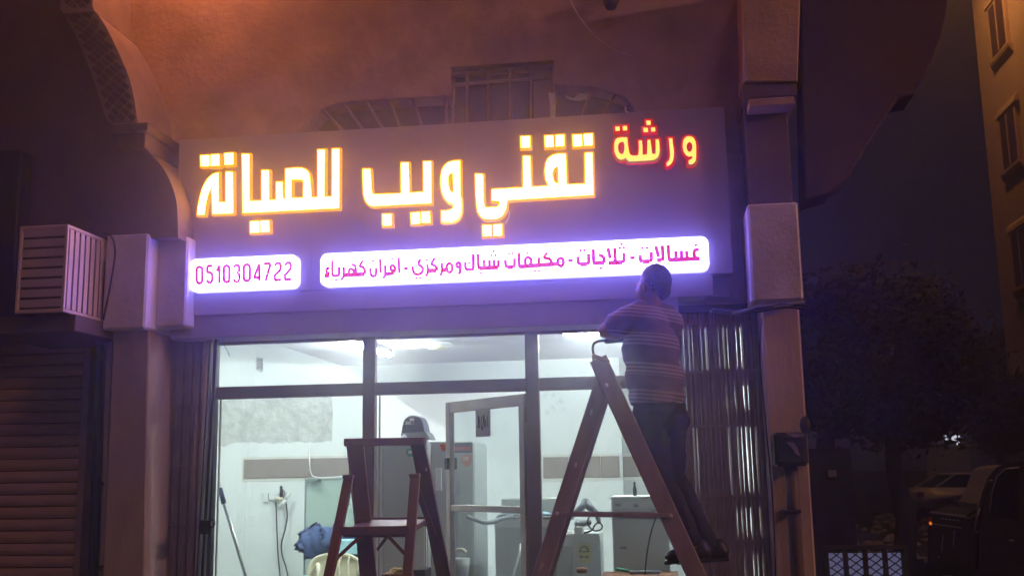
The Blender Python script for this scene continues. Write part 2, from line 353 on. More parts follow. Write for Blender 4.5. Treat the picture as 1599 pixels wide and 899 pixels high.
# socket and cables
t = thing('wall_socket', 'white wall socket strip crowded with plugs beside the mop', 'socket', at(428, 780, YB))
mb = MB(); boxpx(mb, 411, 419, 769, 784, YB-0.03, YB); part('socket_plate', mb, M['white'], t, 0.004)
mb = MB(); boxpx(mb, 420, 436, 770, 781, YB-0.03, YB); part('socket_plate', mb, M['white'], t, 0.004)
part('plug', MB().caps(at(432, 778, YB-.07), at(440, 779, YB-.1), .018, .02), M['cream'], t, smooth=True)
part('plug', MB().caps(at(439.5, 760, YB-.08), at(440, 775, YB-.08), .014, .02), M['black'], t, smooth=True)
part('plug', MB().caps(at(452, 771, YB-.09), at(445, 779, YB-.09), .02, .014), M['white'], t, smooth=True)
part('plug', MB().caps(at(439, 788, YB-.09), at(446, 782, YB-.09), .022, .02), M['white'], t, smooth=True)
for lab, pts in (('straight black cable hanging from the wall socket', [(431, 783), (432, 800), (433, 830), (435, 870), (438, 905), (439, 980)]),
                 ('wavy black cable hanging from the wall socket', [(447, 784), (449, 805), (446, 825), (440, 850), (442, 870), (448, 890), (452, 920), (450, 980)])):
    o = MB().tube(smoothpath([at(a, b_, YB-.06) for a, b_ in pts], 5), 0.0075, 6).build('power_cable', M['cable'], None, smooth=True); tag(o, lab, 'cable')
for k in range(14):
    cx, cy, rr = random.uniform(847, 882), random.uniform(616, 650), random.uniform(1.5, 4)
    MB().prism(xz([(cx+rr*random.uniform(.5, 1.3)*math.cos(a), cy+rr*random.uniform(.4, 1.1)*math.sin(a)) for a in [j*PI/4 for j in range(8)]], YB), YB-.003-.0002*k, YB-.001).build('damp_spot', M['wallstain'], shop)
# lamps of the room
def tube_lamp(p, q, label):
    t = thing('ceiling_lamp', label, 'lamp', tuple((Vector(p)+Vector(q))/2))
    d = (Vector(q)-Vector(p)).normalized()
    part('lamp_housing', MB().bar(Vector(p)+Vector((0, 0, .035)), Vector(q)+Vector((0, 0, .035)), .05, .03, side=(0, 0, 1)), M['white'], t, 0.004)
    part('tube', MB().tube([p, q], 0.019, 10), E_['tube'], t)
    part('end_cap', MB().tube([Vector(p)-d*.03, Vector(p)+d*.0], 0.021, 10), M['white'], t); part('end_cap', MB().tube([Vector(q), Vector(q)+d*.03], 0.021, 10), M['white'], t)
tube_lamp((-2.56, 8.1, ZC-.07), (-2.45, 9.5, ZC-.07), 'bright fluorescent tube on the ceiling running into the shop behind the left mullion')
tube_lamp((-0.72, 8.35, ZC-.07), (0.05, 8.35, ZC-.07), 'bright fluorescent tube on the ceiling above the man\'s hands')
tube_lamp((-4.4, 8.6, 3.40), (-4.4, 9.9, 3.40), 'fluorescent tube of the tall left alcove, out of sight above the window')
t = thing('ceiling_fixture', 'unlit round ceiling fixture in the centre of the shop', 'lamp', at(684, 533, 9.4)); c = at(684, 533, 9.2)
part('fixture_rim', MB().lathe([(.13, 0), (.13, .03), (.10, .04)], c.x, c.y, 24, ZC-.041), M['white'], t, smooth=True)
part('fixture_glass', MB().lathe([(.03, -.03), (.08, -.02), (.10, -.001)], c.x, c.y, 20, ZC-.041), M['cream'], t, smooth=True)

# ================================================================== FACADE
bld = thing('shop_building', 'stucco building with arches around the repair shop front', 'building', (-1.5, 7, 0))
WY = 6.45       # upper wall plane behind the sign
wx0 = -3.52; wx1 = 0.62
# upper wall with window openings left open by boxes around them
def wall_grid(xs, zs, holes, y0, y1, m, par, nm='wall'):
    mb = MB()
    for i in range(len(xs)-1):
        for j in range(len(zs)-1):
            if (i, j) in holes: continue
            mb.box(xs[i], xs[i+1], y0, y1, zs[j], zs[j+1])
    bmesh.ops.remove_doubles(mb.bm, verts=mb.bm.verts, dist=1e-5)
    return part(nm, mb, m, par)
zsill = 3.55; wa, wb = X_(463, 210, WY), X_(1000, 190, WY); ztop = Z_(785, 100, WY)
wall_grid([wx0, wa, wb, wx1], [2.62, zsill, ztop, 6.4], {(1, 1)}, WY, WY+0.3, M['stucco'], bld)
# arched infill around window: spandrels
g = thing('arched_window', 'wide dark fanlight window with iron bars above the sign', 'window', ((wa+wb)/2, WY, zsill))
arcL = catpx([(463, 213), (470, 200), (487, 184), (508, 168), (535, 160), (570, 157), (640, 152), (704, 149)], 3)
spl = xz(arcL, WY)
mb = MB()
for i in range(len(spl)-1): mb.prism([spl[i], spl[i+1], (spl[i+1][0], ztop), (spl[i][0], ztop)], WY, WY+0.3)
part('spandrel', mb, M['stucco'], bld)
arcR = catpx([(866, 133), (925, 136), (963, 146), (985, 160), (1000, 185), (1003, 200)], 3); spr = xz(arcR, WY); mb = MB()
for i in range(len(spr)-1): mb.prism([spr[i], spr[i+1], (spr[i+1][0], ztop), (spr[i][0], ztop)], WY, WY+0.3)
part('spandrel', mb, M['stucco'], bld)
cx0, cx1 = X_(704, 150, WY), X_(866, 140, WY)
part('pane', MB().box(wa, wb, WY+0.20, WY+0.22, zsill, ztop), M['darkglass'], g)
def pbar(name, pts, r, Y, m, par): return MB().tube([at(a, b_, Y) for a, b_ in pts], r, 6).build(name, m, par)
part('frame', MB().tube([at(a, b_, WY+.04) for a, b_ in arcL], .018, 6), M['iron'], g)
part('frame', MB().tube([at(a, b_, WY+.04) for a, b_ in arcR], .018, 6), M['iron'], g)
for p in ([(503, 170), (545, 215)], [(536, 161), (574, 212)], [(572, 158), (604, 210)], [(608, 155), (630, 210)], [(645, 153), (662, 206)], [(484, 187), (502, 212)], [(697, 150), (698, 205)], [(708, 133), (708, 205)]):
    pbar('bar', p, .011, WY+.04, M['iron'], g)
for p in ([(730, 115), (732, 205)], [(763, 111), (765, 202)], [(797, 108), (798, 200)], [(830, 105), (831, 198)], [(708, 134), (866, 121)], [(706, 117), (866, 103)], [(866, 103), (868, 196)]):
    pbar('bar', p, .014, WY+.04, M['iron'], g)
for p in ([(925, 137), (905, 195)], [(963, 146), (935, 192)], [(985, 160), (965, 190)]): pbar('bar', p, .009, WY+.04, M['iron'], g)
mb = MB(); boxpx(mb, 832, 865, 107, 200, WY+.08, WY+.14); part('shutter_leaf', mb, M['iron'], g, .004)
o = MB().prism(xz([(857, 145), (866, 147), (868, 170), (867, 187), (860, 187), (859, 165)], WY-.05), WY-.055, WY-.045).build('rag', M['wpaper']); tag(o, 'white strip of cloth hanging over the top edge of the sign', 'rag')
o = MB().prism(xz([(883, 152), (897, 156), (905, 150), (919, 148), (917, 157), (905, 161), (890, 160)], WY-.03), WY-.06, WY-.04).build('plastic_bag', M['paper']); tag(o, 'crumpled grey plastic scrap caught on the arched window', 'plastic bag')
o = MB().tube([at(977, 168, WY-.1), at(978, 175, WY-.1), at(982, 176, WY-.1)], .006, 6).build('hook', M['wpaper']); tag(o, 'small pale wire hook on the sign\'s top edge under the hanging wire', 'hook')
o = MB().tube(smoothpath([at(885, -30, WY-.12), at(893, 5, WY-.12), at(912, 36, WY-.12), at(935, 62, WY-.12), at(960, 79, WY-.12), at(985, 88, WY-.12)], 6), .004, 6).build('loose_wire', M['acgrille'], None, smooth=True); tag(o, 'thin loose wire curving down over the upper wall', 'wire')
t = thing('wall_lamp', 'small unlit dark lamp at the top of the wall', 'lamp', at(955, 8, WY)); c = at(955, 8, WY)
part('lamp_base', MB().box(c.x-.05, c.x+.05, WY-.05, WY, c.z+.01, c.z+.07), M['black'], t, .005)
part('lamp_shade', MB().lathe([(.03, -.07), (.05, -.03), (.035, .01)], c.x, WY-.09, 14, c.z), M['black'], t, smooth=True)

# left reveal pier, arch band with patterned tiles
AY = 5.95
bl = catpx([(95, -60), (95, 12)], 2)+catpx([(95, 14), (104, 30), (113, 45), (127, 75), (141, 110), (153, 145), (163, 178), (170, 192)], 3)
br = catpx([(146, -60), (145, 12)], 2)+catpx([(147, 16), (160, 33), (175, 60), (191, 95), (202, 122), (209, 150), (213, 175), (215, 192)], 3)
BL, BR = xz(bl, AY), xz(br, AY)
band = part('arch_band', MB().strip(BL, BR, AY, WY+.02), M['tile_lite'], bld, label='curved arch band faced with patterned tiles')
# diamonds on the band
N = 0
for k in range(0, 44):
    f_ = (k+0.5)/44*(len(bl)-1.001); i = int(f_); fr = f_-i
    l0 = Vector((bl[i][0], bl[i][1], 0)).lerp(Vector((bl[i+1][0], bl[i+1][1], 0)), fr); r0 = Vector((br[i][0], br[i][1], 0)).lerp(Vector((br[i+1][0], br[i+1][1], 0)), fr)
bl2 = smoothpath([(a, b_, 0) for a, b_ in bl], 1); br2 = [Vector((a, b_, 0)) for a, b_ in br]
# arc-length walk
acc = [0]
mid = [((a+b_)/2) for a, b_ in zip([Vector((p[0], p[1], 0)) for p in bl], br2)]
for a, b_ in zip(mid, mid[1:]): acc.append(acc[-1]+(b_-a).length)
def bandpt(s, u):
    s = max(0, min(acc[-1]-.01, s))
    for i in range(len(acc)-1):
        if acc[i] <= s <= acc[i+1] and acc[i+1] > acc[i]:
            fr = (s-acc[i])/(acc[i+1]-acc[i])
            l_ = Vector((bl[i][0], bl[i][1], 0)).lerp(Vector((bl[i+1][0], bl[i+1][1], 0)), fr); r_ = br2[i].lerp(br2[i+1], fr)
            q = l_.lerp(r_, u); return (q.x, q.y)
s = 6; row = 0
while s < acc[-1]-6:
    for u in ((.18, .5, .82) if row % 2 == 0 else (.34, .66)):
        h = 7.5; du = .125
        q = [bandpt(s-h, u), bandpt(s, u+du), bandpt(s+h, u), bandpt(s, u-du)]
        MB().prism(xz(q, AY-.012), AY-.012, AY+.002).build('tile', M['tile_dark'], band, bevel=0.003)
    s += 9; row += 1
part('arch_ledge', MB().prism(xz([(93, 13), (147, 13), (147, 17), (100, 22)], AY-.04), AY-.04, WY), M['tile_lite'], bld)
# solid pier to the right of band's left edge, behind (makes the lit reveal) then wall left of the band
cap2 = MB(); boxpx(cap2, 174, 231, 193, 207, AY-.06, WY+.02); part('capital', cap2, M['stucco_dark'], bld, .006)
cap2 = MB(); boxpx(cap2, 183, 227, 208, 232, AY-.03, WY+.02); part('capital', cap2, M['stucco_dark'], bld, .006)
lowR = catpx([(226, 232), (240, 244), (257, 266), (268, 288), (276, 315), (278, 345), (279, 372)], 3)
lowL = [(190, y) for _, y in lowR]
part('arch_haunch', MB().strip(xz(lowL, AY+.03), xz(lowR, AY+.03), AY+.03, WY+.02), M['stucco_dark'], bld)
# dark front wall left of the band
LW = AY+.12
bandleft = [(p[0]+4, p[1]) for p in bl if p[1] > -70]+[(186, 196), (196, 235), (200, 372)]
pts = xz(bandleft, LW); xl = -6.2
mb = MB()
for i in range(len(pts)-1): mb.prism([(pts[i][0], pts[i][1]), (pts[i+1][0], pts[i+1][1]), (pts[i+1][0]-0.9, pts[i+1][1]), (pts[i][0]-0.9, pts[i][1])], LW, LW+.12)
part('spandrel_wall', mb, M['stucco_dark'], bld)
# neighbour bay wall (recessed)
NY = 6.55
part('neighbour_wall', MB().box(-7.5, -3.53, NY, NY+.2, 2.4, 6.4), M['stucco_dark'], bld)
# fanlight arcs on neighbour wall
def fan(px, py, rpx, rpy, Y, label, nb=5, a0=0, a1=180):
    g_ = thing('fanlight_window', label, 'window', at(px, py, Y))
    P_ = [(px+rpx*math.cos(math.radians(a)), py-rpy*math.sin(math.radians(a))) for a in range(a0, a1+1, 10)]
    mb = MB(); c_ = at(px, py, Y)
    ring = xz(P_, Y); inner = xz([(px+(rpx*.93)*math.cos(math.radians(a)), py-(rpy*.93)*math.sin(math.radians(a))) for a in range(a0, a1+1, 10)], Y)
    part('frame', MB().strip(inner, ring, Y-.05, Y), M['stucco'], g_)
    mb = MB().prism([(c_.x, c_.z)]+inner, Y-.006, Y-.002); part('pane', mb, M['darkglass'], g_)
    for k in range(nb):
        a = math.radians(a0+(a1-a0)*(k+.5)/nb)
        pbar('bar', [(px+rpx*.18*math.cos(a), py-rpy*.18*math.sin(a)), (px+rpx*.93*math.cos(a), py-rpy*.93*math.sin(a))], .012, Y-.02, M['iron'], g_)
fan(118, 368, 88, 104, NY, 'dark fanlight window with radiating bars behind the caged air conditioner', 7)
fan(20, 330, 108, 138, NY-.002, 'large unlit arched window at the left edge of the picture', 7)
mb = MB(); boxpx(mb, 33, 62, 243, 372, LW+.02, LW+.2); part('pilaster', mb, M['stucco'], bld, .006)
o = MB(); boxpx(o, -60, 26, 236, 490, 5.95, 6.2); o = o.build('wall_cabinet', M['black'], None, .01); tag(o, 'tall black unlit box at the left edge beside the air conditioner cage', 'cabinet')

# right upper pier
PY = 5.98
mb = MB().prism(xz([(1163, 128), (1246, 128), (1252, -60), (1160, -60)], PY), PY, WY+.3); part('pier', mb, M['stucco'], bld, .006)
mb = MB(); boxpx(mb, 1160, 1245, 128, 152, PY+.02, WY+.3); part('pier_moulding', mb, M['stucco_dark'], bld, .004)
mb = MB(); boxpx(mb, 1170, 1241, 153, 165, PY-.01, WY+.3); part('pier_moulding', mb, M['stucco'], bld, .004)
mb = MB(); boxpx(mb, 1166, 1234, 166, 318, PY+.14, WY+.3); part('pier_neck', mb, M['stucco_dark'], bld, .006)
# wall between panel and right block
mb = MB(); boxpx(mb, 1096, 1172, 240, 478, 6.34, WY+.3); part('wall', mb, M['stucco'], bld, .006)
# capital blocks
YC = 5.95
mb = MB(); boxpx(mb, 1171, 1251, 317, 470, YC, WY+.3); part('capital_block', mb, M['cap'], bld, .012, label='large pale block above the right pillar')
mb = MB(); boxpx(mb, 163, 229, 366, 514, YC, 6.9); part('capital_block', mb, M['cap'], bld, .012, label='large pale block above the left pillar')
mb = MB(); boxpx(mb, 229, 292, 371, 511, YC+.14, 6.9); part('capital_block', mb, M['cap'], bld, .012, label='smaller pale block beside the sign')
# pillars
mb = MB().prism(xz([(178, 505), (233, 505), (222, 1100), (152, 1100)], 6.05), 6.05, 6.9); part('pillar', mb, M['pillar'], bld, .008, label='stained left pillar')
def vpil(x0, x1, ypx, Y0, Y1, z0, z1): return MB().box(X_(x0, ypx, Y0), X_(x1, ypx, Y0), Y0, Y1, z0, z1)
xa, xb = X_(1196, 600, 6.05), X_(1256, 600, 6.05)
part('pillar', MB().box(xa, xb, 6.05, 6.9, -.02, 2.58), M['pillar'], bld, .01, label='plain right pillar')
part('jamb', MB().box(X_(1193, 700, 6.42), XR+.1, 6.42, 6.74, 0, 2.57), M['stucco_dark'], bld)
part('lintel', MB().box(-7, -3.4, 6.25, 6.9, 2.50, 2.72), M['stucco_dark'], bld, .01)
part('lintel', MB().box(-3.03, xa, 6.46, 6.7, 2.57, 2.63), M['fascia'], bld, .003)
part('jamb', MB().box(-3.09, -3.02, 6.52, 6.9, 0, 2.57), M['black'], bld)
part('jamb', MB().box(X_(128, 700, 6.45), X_(178, 700, 6.45), 6.5, 6.9, -.02, 2.5), M['stucco_dark'], bld)
part('unseen_roof_slab', MB().box(-8, 1.0, 5.6, 12, 6.4, 6.6), M['stucco'], bld)  # unseen slab, added for its occlusion over the facade
part('outer_wall', MB().box(XR+.151, XR+.2, 6.9, 12, -.4, 6.4), M['stucco_dark'], bld)
part('outer_wall', MB().box(-8, XR+.16, 11.4, 11.6, -.4, 6.4), M['stucco_dark'], bld)

# fascia beam under the sign
part('fascia_beam', MB().box(-3.02, X_(1060, 500, 6.36), 6.215, 6.45, 2.455, 2.615), M['fascia'], bld, .004)

# pipes between shutter and left pillar
o = MB().tube([at(157, 505, 6.3), at(152, 700, 6.3), at(145, 899, 6.3), at(142, 1100, 6.3)], .028, 8).build('drain_pipe', M['black'], None, smooth=True); tag(o, 'black drain pipe in the gap beside the left roller shutter', 'pipe')
t = thing('door_rail', 'narrow pale steel guide rail with hooks beside the left pillar', 'rail', at(160, 899, 6.2))
part('rail', MB().bar(at(172, 512, 6.15), at(158, 960, 6.15), .03, .02), M['pillar'], t, .003)
for a, b_ in ((158, 752), (155, 885), (163, 884)): part('hook', MB().tube([at(a-6, b_+1, 6.1), at(a, b_, 6.1), at(a+4, b_+5, 6.1)], .009, 6), M['black'], t)

# ---- roller shutter (left shop)
t = thing('roller_shutter', 'closed brown roller shutter of horizontal steel slats at the left edge', 'shutter', at(40, 899, 6.45))
sx0, sx1 = -4.9, X_(130, 700, 6.45); zz_ = 2.5; pitch = 0.0765; k = 0
prof = [(0, 0), (-.012, .010), (-.020, .030), (-.018, .055), (-.006, .070), (0, .0715)]
mesh0 = None
while zz_ > 0.02:
    zz_ -= pitch
    if mesh0 is None:
        mb = MB(); a = [mb.bm.verts.new((sx0, 6.45+y, zz_+z)) for y, z in prof]; b_ = [mb.bm.verts.new((sx1, 6.45+y, zz_+z)) for y, z in prof]
        for i in range(len(prof)-1): mb.face([a[i], b_[i], b_[i+1], a[i+1]])
        a2 = [mb.bm.verts.new((sx0, 6.47, zz_+z)) for z in (0, .0715)]; b2 = [mb.bm.verts.new((sx1, 6.47, zz_+z)) for z in (0, .0715)]
        mb.face([a2[0], a2[1], b2[1], b2[0]]); mb.face(a+[a2[1], a2[0]]); mb.face(b_+[b2[1], b2[0]]); mb.face([a[0], a2[0], b2[0], b_[0]]); mb.face([a[-1], a2[1], b2[1], b_[-1]])
        mesh0 = mb.build('slat', M['shutter'], t); z00 = zz_
    else:
        o = mesh0.copy(); C.objects.link(o); o.parent = t; o.location = (random.uniform(-.002, .002), random.uniform(-.001, .001), zz_-z00)
part('backing', MB().box(sx0, sx1, 6.475, 6.5, 0, 2.5), M['black'], t)
part('guide_rail', MB().box(sx1+.001, sx1+.05, 6.40, 6.5, -.02, 2.5), M['gate'], t, .003)

# ---- caged air conditioner
ACY = 5.55
ac = thing('air_conditioner_cage', 'beige slatted air conditioner cage jutting from the left wall', 'air conditioner', at(100, 497, ACY))
ax0, ax1 = X_(27, 420, ACY), X_(103, 420, ACY); az1 = Z_(70, 352, ACY); az0 = Z_(70, 488, ACY); ay1 = 6.12
fr_ = .014
for z in (az0, az1-.02): 
    part('frame', MB().box(ax0, ax1, ACY, ACY+.02, z, z+.02), M['acgrille'], ac, .003); part('frame', MB().box(ax1-.02, ax1, ACY+.0205, ay1, z, z+.02), M['acgrille'], ac, .003)
for x in (ax0, ax1-.02): part('frame', MB().box(x, x+.02, ACY+.0005, ACY+.0195, az0+.0205, az1-.0205), M['acgrille'], ac, .003)
part('frame', MB().box(ax1-.0195, ax1-.0005, ay1-.02, ay1, az0+.0205, az1-.0205), M['acgrille'], ac, .003)
h = (az1-az0-.04)/8
for i in range(8):
    z = az0+.02+h*i
    mb = MB().hexa([(ax0+.021, ACY+.012, z+h*.25), (ax1-.021, ACY+.012, z+h*.25), (ax1-.021, ACY+.016, z+h*.25), (ax0+.021, ACY+.016, z+h*.25)], [(ax0+.021, ACY+.002, z+h*.97), (ax1-.021, ACY+.002, z+h*.97), (ax1-.021, ACY+.006, z+h*.97), (ax0+.021, ACY+.006, z+h*.97)])
    mb.build('slat', M['acgrille'], ac)
ny = 9; h = (ay1-ACY-.04)/ny
for i in range(ny):
    y = ACY+.022+h*i
    MB().box(ax1-.008, ax1-.003, y+h*.22, y+h*.92, az0+.022, az1-.022).build('slat', M['acgrille'], ac, bevel=.001)
part('casing', MB().box(ax0+.03, ax1-.03, ACY+.05, ay1+.3, az0+.01, az1-.03), M['stucco_dark'], ac, .004)
part('bracket', MB().box(ax0-.3, ax1+.02, ACY+.1, ay1+.3, az0-.10, az0-.001), M['stucco_dark'], ac, .006)
part('cover_plate', MB().box(ax1+.001, ax1+.006, ay1-.2, ay1-.02, az1-.14, az1-.02), M['acgrille'], ac, .001)
o = MB().tube(smoothpath([at(160, 362, 5.9), at(176, 372, 5.88), at(180, 400, 5.86), at(172, 450, 5.86), at(162, 500, 5.86)], 5), .006, 6).build('power_cable', M['cable'], None, smooth=True); tag(o, 'dark cable running down between the air conditioner cage and the pale block', 'cable')
# ================================================================== SIGN
YS = 6.2
sg = thing('shop_sign', 'illuminated shop sign with golden and red Arabic letters on grey cladding', 'sign', (-1.3, YS, 2.6))
spx = [(277, 218), (1131, 170), (1112, 465), (285, 484)]
SXL, SXR = -3.0, X_(1133, 200, YS); SZT, SZB = Z_(600, 200, YS), Z_(600, 474, YS)
# cladding in sheets with thin joints
edges = [SXL, SXL+.9, SXL+1.8, SXL+2.65, SXR]
for a, b_ in zip(edges, edges[1:]):
    part('cladding_panel', MB().box(a+.0002, b_-.0002, YS, YS+.10, SZB+.1, SZT), M['panel'], sg)
part('sign_return', MB().box(SXL, SXR-.12, YS+.002, YS+.10, SZB-.03, SZB+.098), M['panel'], sg, .002)
part('sign_backing', MB().box(SXL+.01, SXR-.02, YS+.102, 6.44, SZB-.02, SZT-.02), M['fascia'], sg)

def outline(name, pts, holes, s, ox, oy, Yf, depth, off, face_m, side_m, par, fsc=0.0):
    """letter: a proud amber/red channel with a bright face set in it"""
    def mk(extr, offset, Yc, m_, nm, parent):
        cu = bpy.data.curves.new(nm, 'CURVE'); cu.dimensions = '2D'; cu.fill_mode = 'BOTH'; cu.extrude = extr; cu.offset = offset
        for lp in [pts]+holes:
            sp = cu.splines.new('POLY'); q = [at(a/s+ox, b_/s+oy, Yf) for a, b_ in lp]; sp.points.add(len(q)-1)
            for i, p in enumerate(q): sp.points[i].co = (p.x, p.z, 0, 1)
            sp.use_cyclic_u = True
        ob = bpy.data.objects.new(nm, cu); C.objects.link(ob)
        dg = bpy.context.evaluated_depsgraph_get(); me = bpy.data.meshes.new_from_object(ob.evaluated_get(dg)); bpy.data.objects.remove(ob)
        o0 = ORG.get(parent.name)
        for v in me.vertices: v.co = Vector((v.co.x, Yc-v.co.z, v.co.y)) - o0
        me.materials.clear(); me.materials.append(m_)
        o2 = bpy.data.objects.new(nm, me); C.objects.link(o2); o2.parent = parent; ORG[o2.name] = o0; return o2
    a = mk(depth/2, off, YS-depth/2-.001, side_m, name, par)
    mk(.003, fsc, YS-depth-.003, face_m, 'letter_face', a)
    return a
def LET(pts, holes, s, ox, oy, red=False):
    if red: outline('letter', pts, holes, s, ox, oy, YS-.04, .035, .010, E_['redface'], E_['redside'], sg, -.0035)
    else: outline('letter', pts, holes, s, ox, oy, YS-.04, .034, .0070, E_['gold'], E_['amber'], sg, -.0040)
def sm(pts, k=3, closed=False): return catpx(pts, k)
s, ox, oy = 4.496, 280, 180
LET([(440, 273), (495, 273), (495, 603), (578, 598), (578, 387), (632, 387), (632, 597), (680, 592), (680, 470), (727, 467), (731, 588), (743, 586), (745, 378)]+sm([(780, 374), (830, 370), (875, 374), (903, 392), (918, 425), (926, 500), (930, 578)])+[(972, 576), (972, 243), (1025, 240), (1022, 573), (1073, 571), (1073, 237), (1126, 235), (1124, 655), (445, 690)],
    [[(792, 455), (850, 453), (862, 456), (869, 465), (872, 480), (870, 578), (790, 582)][::-1]], s, ox, oy)
LET(sm([(125, 703), (132, 640), (148, 565), (168, 502), (198, 450), (235, 415), (278, 402)])+[(280, 612), (327, 610), (327, 398), (378, 398), (380, 690), (232, 697)]+sm([(228, 513), (212, 540), (198, 585), (188, 635), (178, 703)]), [], s, ox, oy)
for q in ([(148, 283), (213, 280), (213, 360), (150, 362)], [(220, 278), (282, 274), (284, 357), (220, 360)], [(315, 268), (382, 264), (384, 348), (317, 352)], [(497, 745), (563, 742), (565, 826), (498, 828)], [(568, 741), (633, 738), (636, 820), (570, 824)]): LET(q, [], s, ox, oy)
s, ox, oy = 4.73, 550, 190
LET([(78, 350), (138, 350)]+sm([(145, 495), (149, 518), (154, 531), (167, 538)])+[(362, 530), (360, 303), (420, 303), (425, 525), (527, 520), (525, 295), (585, 293), (588, 605)]+sm([(150, 628), (122, 617), (101, 592), (86, 545), (80, 480)]), [], s, ox, oy)
for q in ([(222, 685), (292, 681), (296, 770), (226, 773)], [(432, 672), (503, 668), (507, 757), (436, 760)], [(510, 667), (576, 663), (581, 748), (514, 752)]): LET(q, [], s, ox, oy)
LET([(800, 287), (804, 560)]+sm([(807, 640), (800, 690), (780, 720), (750, 738), (700, 743), (660, 743)])+[(657, 658)]+sm([(700, 656), (735, 648), (748, 630), (746, 609)])+sm([(715, 600), (685, 570), (662, 520), (654, 460), (655, 400), (670, 345), (705, 305), (750, 290)]), [sm([(738, 383), (722, 390), (713, 420), (715, 470), (725, 505), (735, 518), (747, 516), (745, 440), (742, 388)])[::-1]], s, ox, oy)
s, ox, oy = 4.732, 730, 190
LET([(57, 388), (118, 388)]+sm([(122, 560), (125, 600), (130, 625), (142, 635)])+sm([(215, 630), (229, 622), (235, 605), (235, 590)])+[(180, 588), (180, 500), (412, 487), (410, 255), (468, 255), (475, 482), (597, 475)]+sm([(578, 430), (572, 370), (580, 310), (600, 270), (635, 247), (680, 238), (730, 238)])+[(738, 465), (870, 460), (868, 232), (928, 230), (935, 545), (298, 583)]+sm([(290, 640), (270, 685), (240, 712), (200, 723), (130, 722), (100, 705), (78, 670), (68, 620), (62, 540)]),
    [sm([(664, 337), (645, 348), (633, 380), (637, 420), (650, 448), (672, 458)])+[(670, 338)]], s, ox, oy)
for q in ([(392, 110), (466, 107), (468, 195), (395, 198)], [(570, 105), (640, 101), (642, 190), (574, 193)], [(650, 100), (718, 96), (720, 184), (652, 187)], [(777, 98), (850, 94), (853, 184), (780, 187)], [(858, 92), (928, 87), (931, 178), (862, 182)], [(110, 765), (178, 762), (182, 848), (114, 851)], [(190, 760), (258, 757), (260, 844), (192, 847)]): LET(q, [], s, ox, oy)
s, ox, oy = 8.175, 945, 170
LET(sm([(1080, 350), (1120, 358), (1152, 395), (1170, 450), (1173, 540), (1170, 640), (1150, 690), (1110, 716), (1065, 715)])+[(1062, 655)]+sm([(1090, 645), (1108, 632), (1108, 615)])+sm([(1075, 622), (1040, 605), (1010, 570), (992, 520), (988, 460), (997, 405), (1020, 368), (1050, 350)]), [sm([(1080, 433), (1060, 450), (1050, 490), (1060, 530), (1080, 548), (1100, 530), (1110, 490), (1102, 450)])[::-1]], s, ox, oy, True)
LET([(808, 375), (868, 372)]+sm([(875, 450), (888, 530), (888, 600), (873, 670), (845, 715), (800, 742), (782, 738)])+[(780, 692)]+sm([(800, 675), (820, 640), (825, 580), (817, 480)]), [], s, ox, oy, True)
LET([(293, 362)]+sm([(300, 450), (315, 540), (335, 586), (380, 596), (420, 590)])+[(430, 500), (425, 407), (480, 402)]+sm([(488, 500), (490, 585)])+[(530, 580), (537, 395), (588, 392)]+sm([(598, 480), (610, 572)])+[(642, 572), (640, 390), (696, 387)]+sm([(706, 480), (703, 560), (688, 610), (660, 642), (620, 660), (540, 668), (320, 680), (290, 666), (262, 635)])+sm([(235, 652), (200, 656), (160, 635), (130, 590), (114, 530), (114, 450), (127, 402), (155, 374), (210, 362)]), [sm([(232, 430), (203, 435), (182, 455), (174, 500), (182, 545), (205, 573), (228, 570), (241, 530), (243, 470)])], s, ox, oy, True)
for q in ([(125, 228), (195, 225), (198, 290), (130, 293)], [(220, 220), (290, 217), (292, 284), (223, 287)], [(520, 150), (590, 148), (594, 215), (524, 218)], [(482, 243), (555, 240), (560, 305), (488, 310)], [(580, 238), (648, 234), (652, 298), (586, 303)]): LET(q, [], s, ox, oy, True)
# thin wires trailing on the letters
for pts in ([(328, 264), (340, 265), (348, 264), (350, 260)], [(866, 235), (876, 235), (884, 233)], [(790, 350), (795, 340), (796, 330)]): MB().tube(smoothpath([at(a, b_, YS-.02) for a, b_ in pts], 4), .0035, 5).build('letter_wire', M['wpaper'], sg, smooth=True)

def lightbox(x0, x1, label):
    zt, zb = (Z_(x0+12, {297: 404, 500.5: 395.5}[x0], YS-.06)), (Z_(x0+12, {297: 456, 500.5: 447.5}[x0], YS-.06))
    a, b_ = X_(x0, (400), YS-.06), X_(x1, 420, YS-.06); r = .045
    def rr(a, b_, z0, z1, r):
        P_ = []
        for cx, cz, q in ((b_-r, z1-r, 0), (a+r, z1-r, 90), (a+r, z0+r, 180), (b_-r, z0+r, 270)):
            for k in range(0, 91, 15): P_.append((cx+r*math.cos(math.radians(q+k)), cz+r*math.sin(math.radians(q+k))))
        return P_
    bx = part('lightbox', MB().prism(rr(a, b_, zb, zt, r), YS-.055, YS-.001), E_['boxside'], sg, label=label)
    MB().prism(rr(a+.004, b_-.004, zb+.004, zt-.004, r-.004), YS-.060, YS-.0552).build('lightbox_face', E_['box'], bx); return bx
bxL = lightbox(297, 465.5, 'small rounded white lightbox with a magenta telephone number')
bxR = lightbox(500.5, 1109, 'long rounded white lightbox with magenta Arabic lettering')
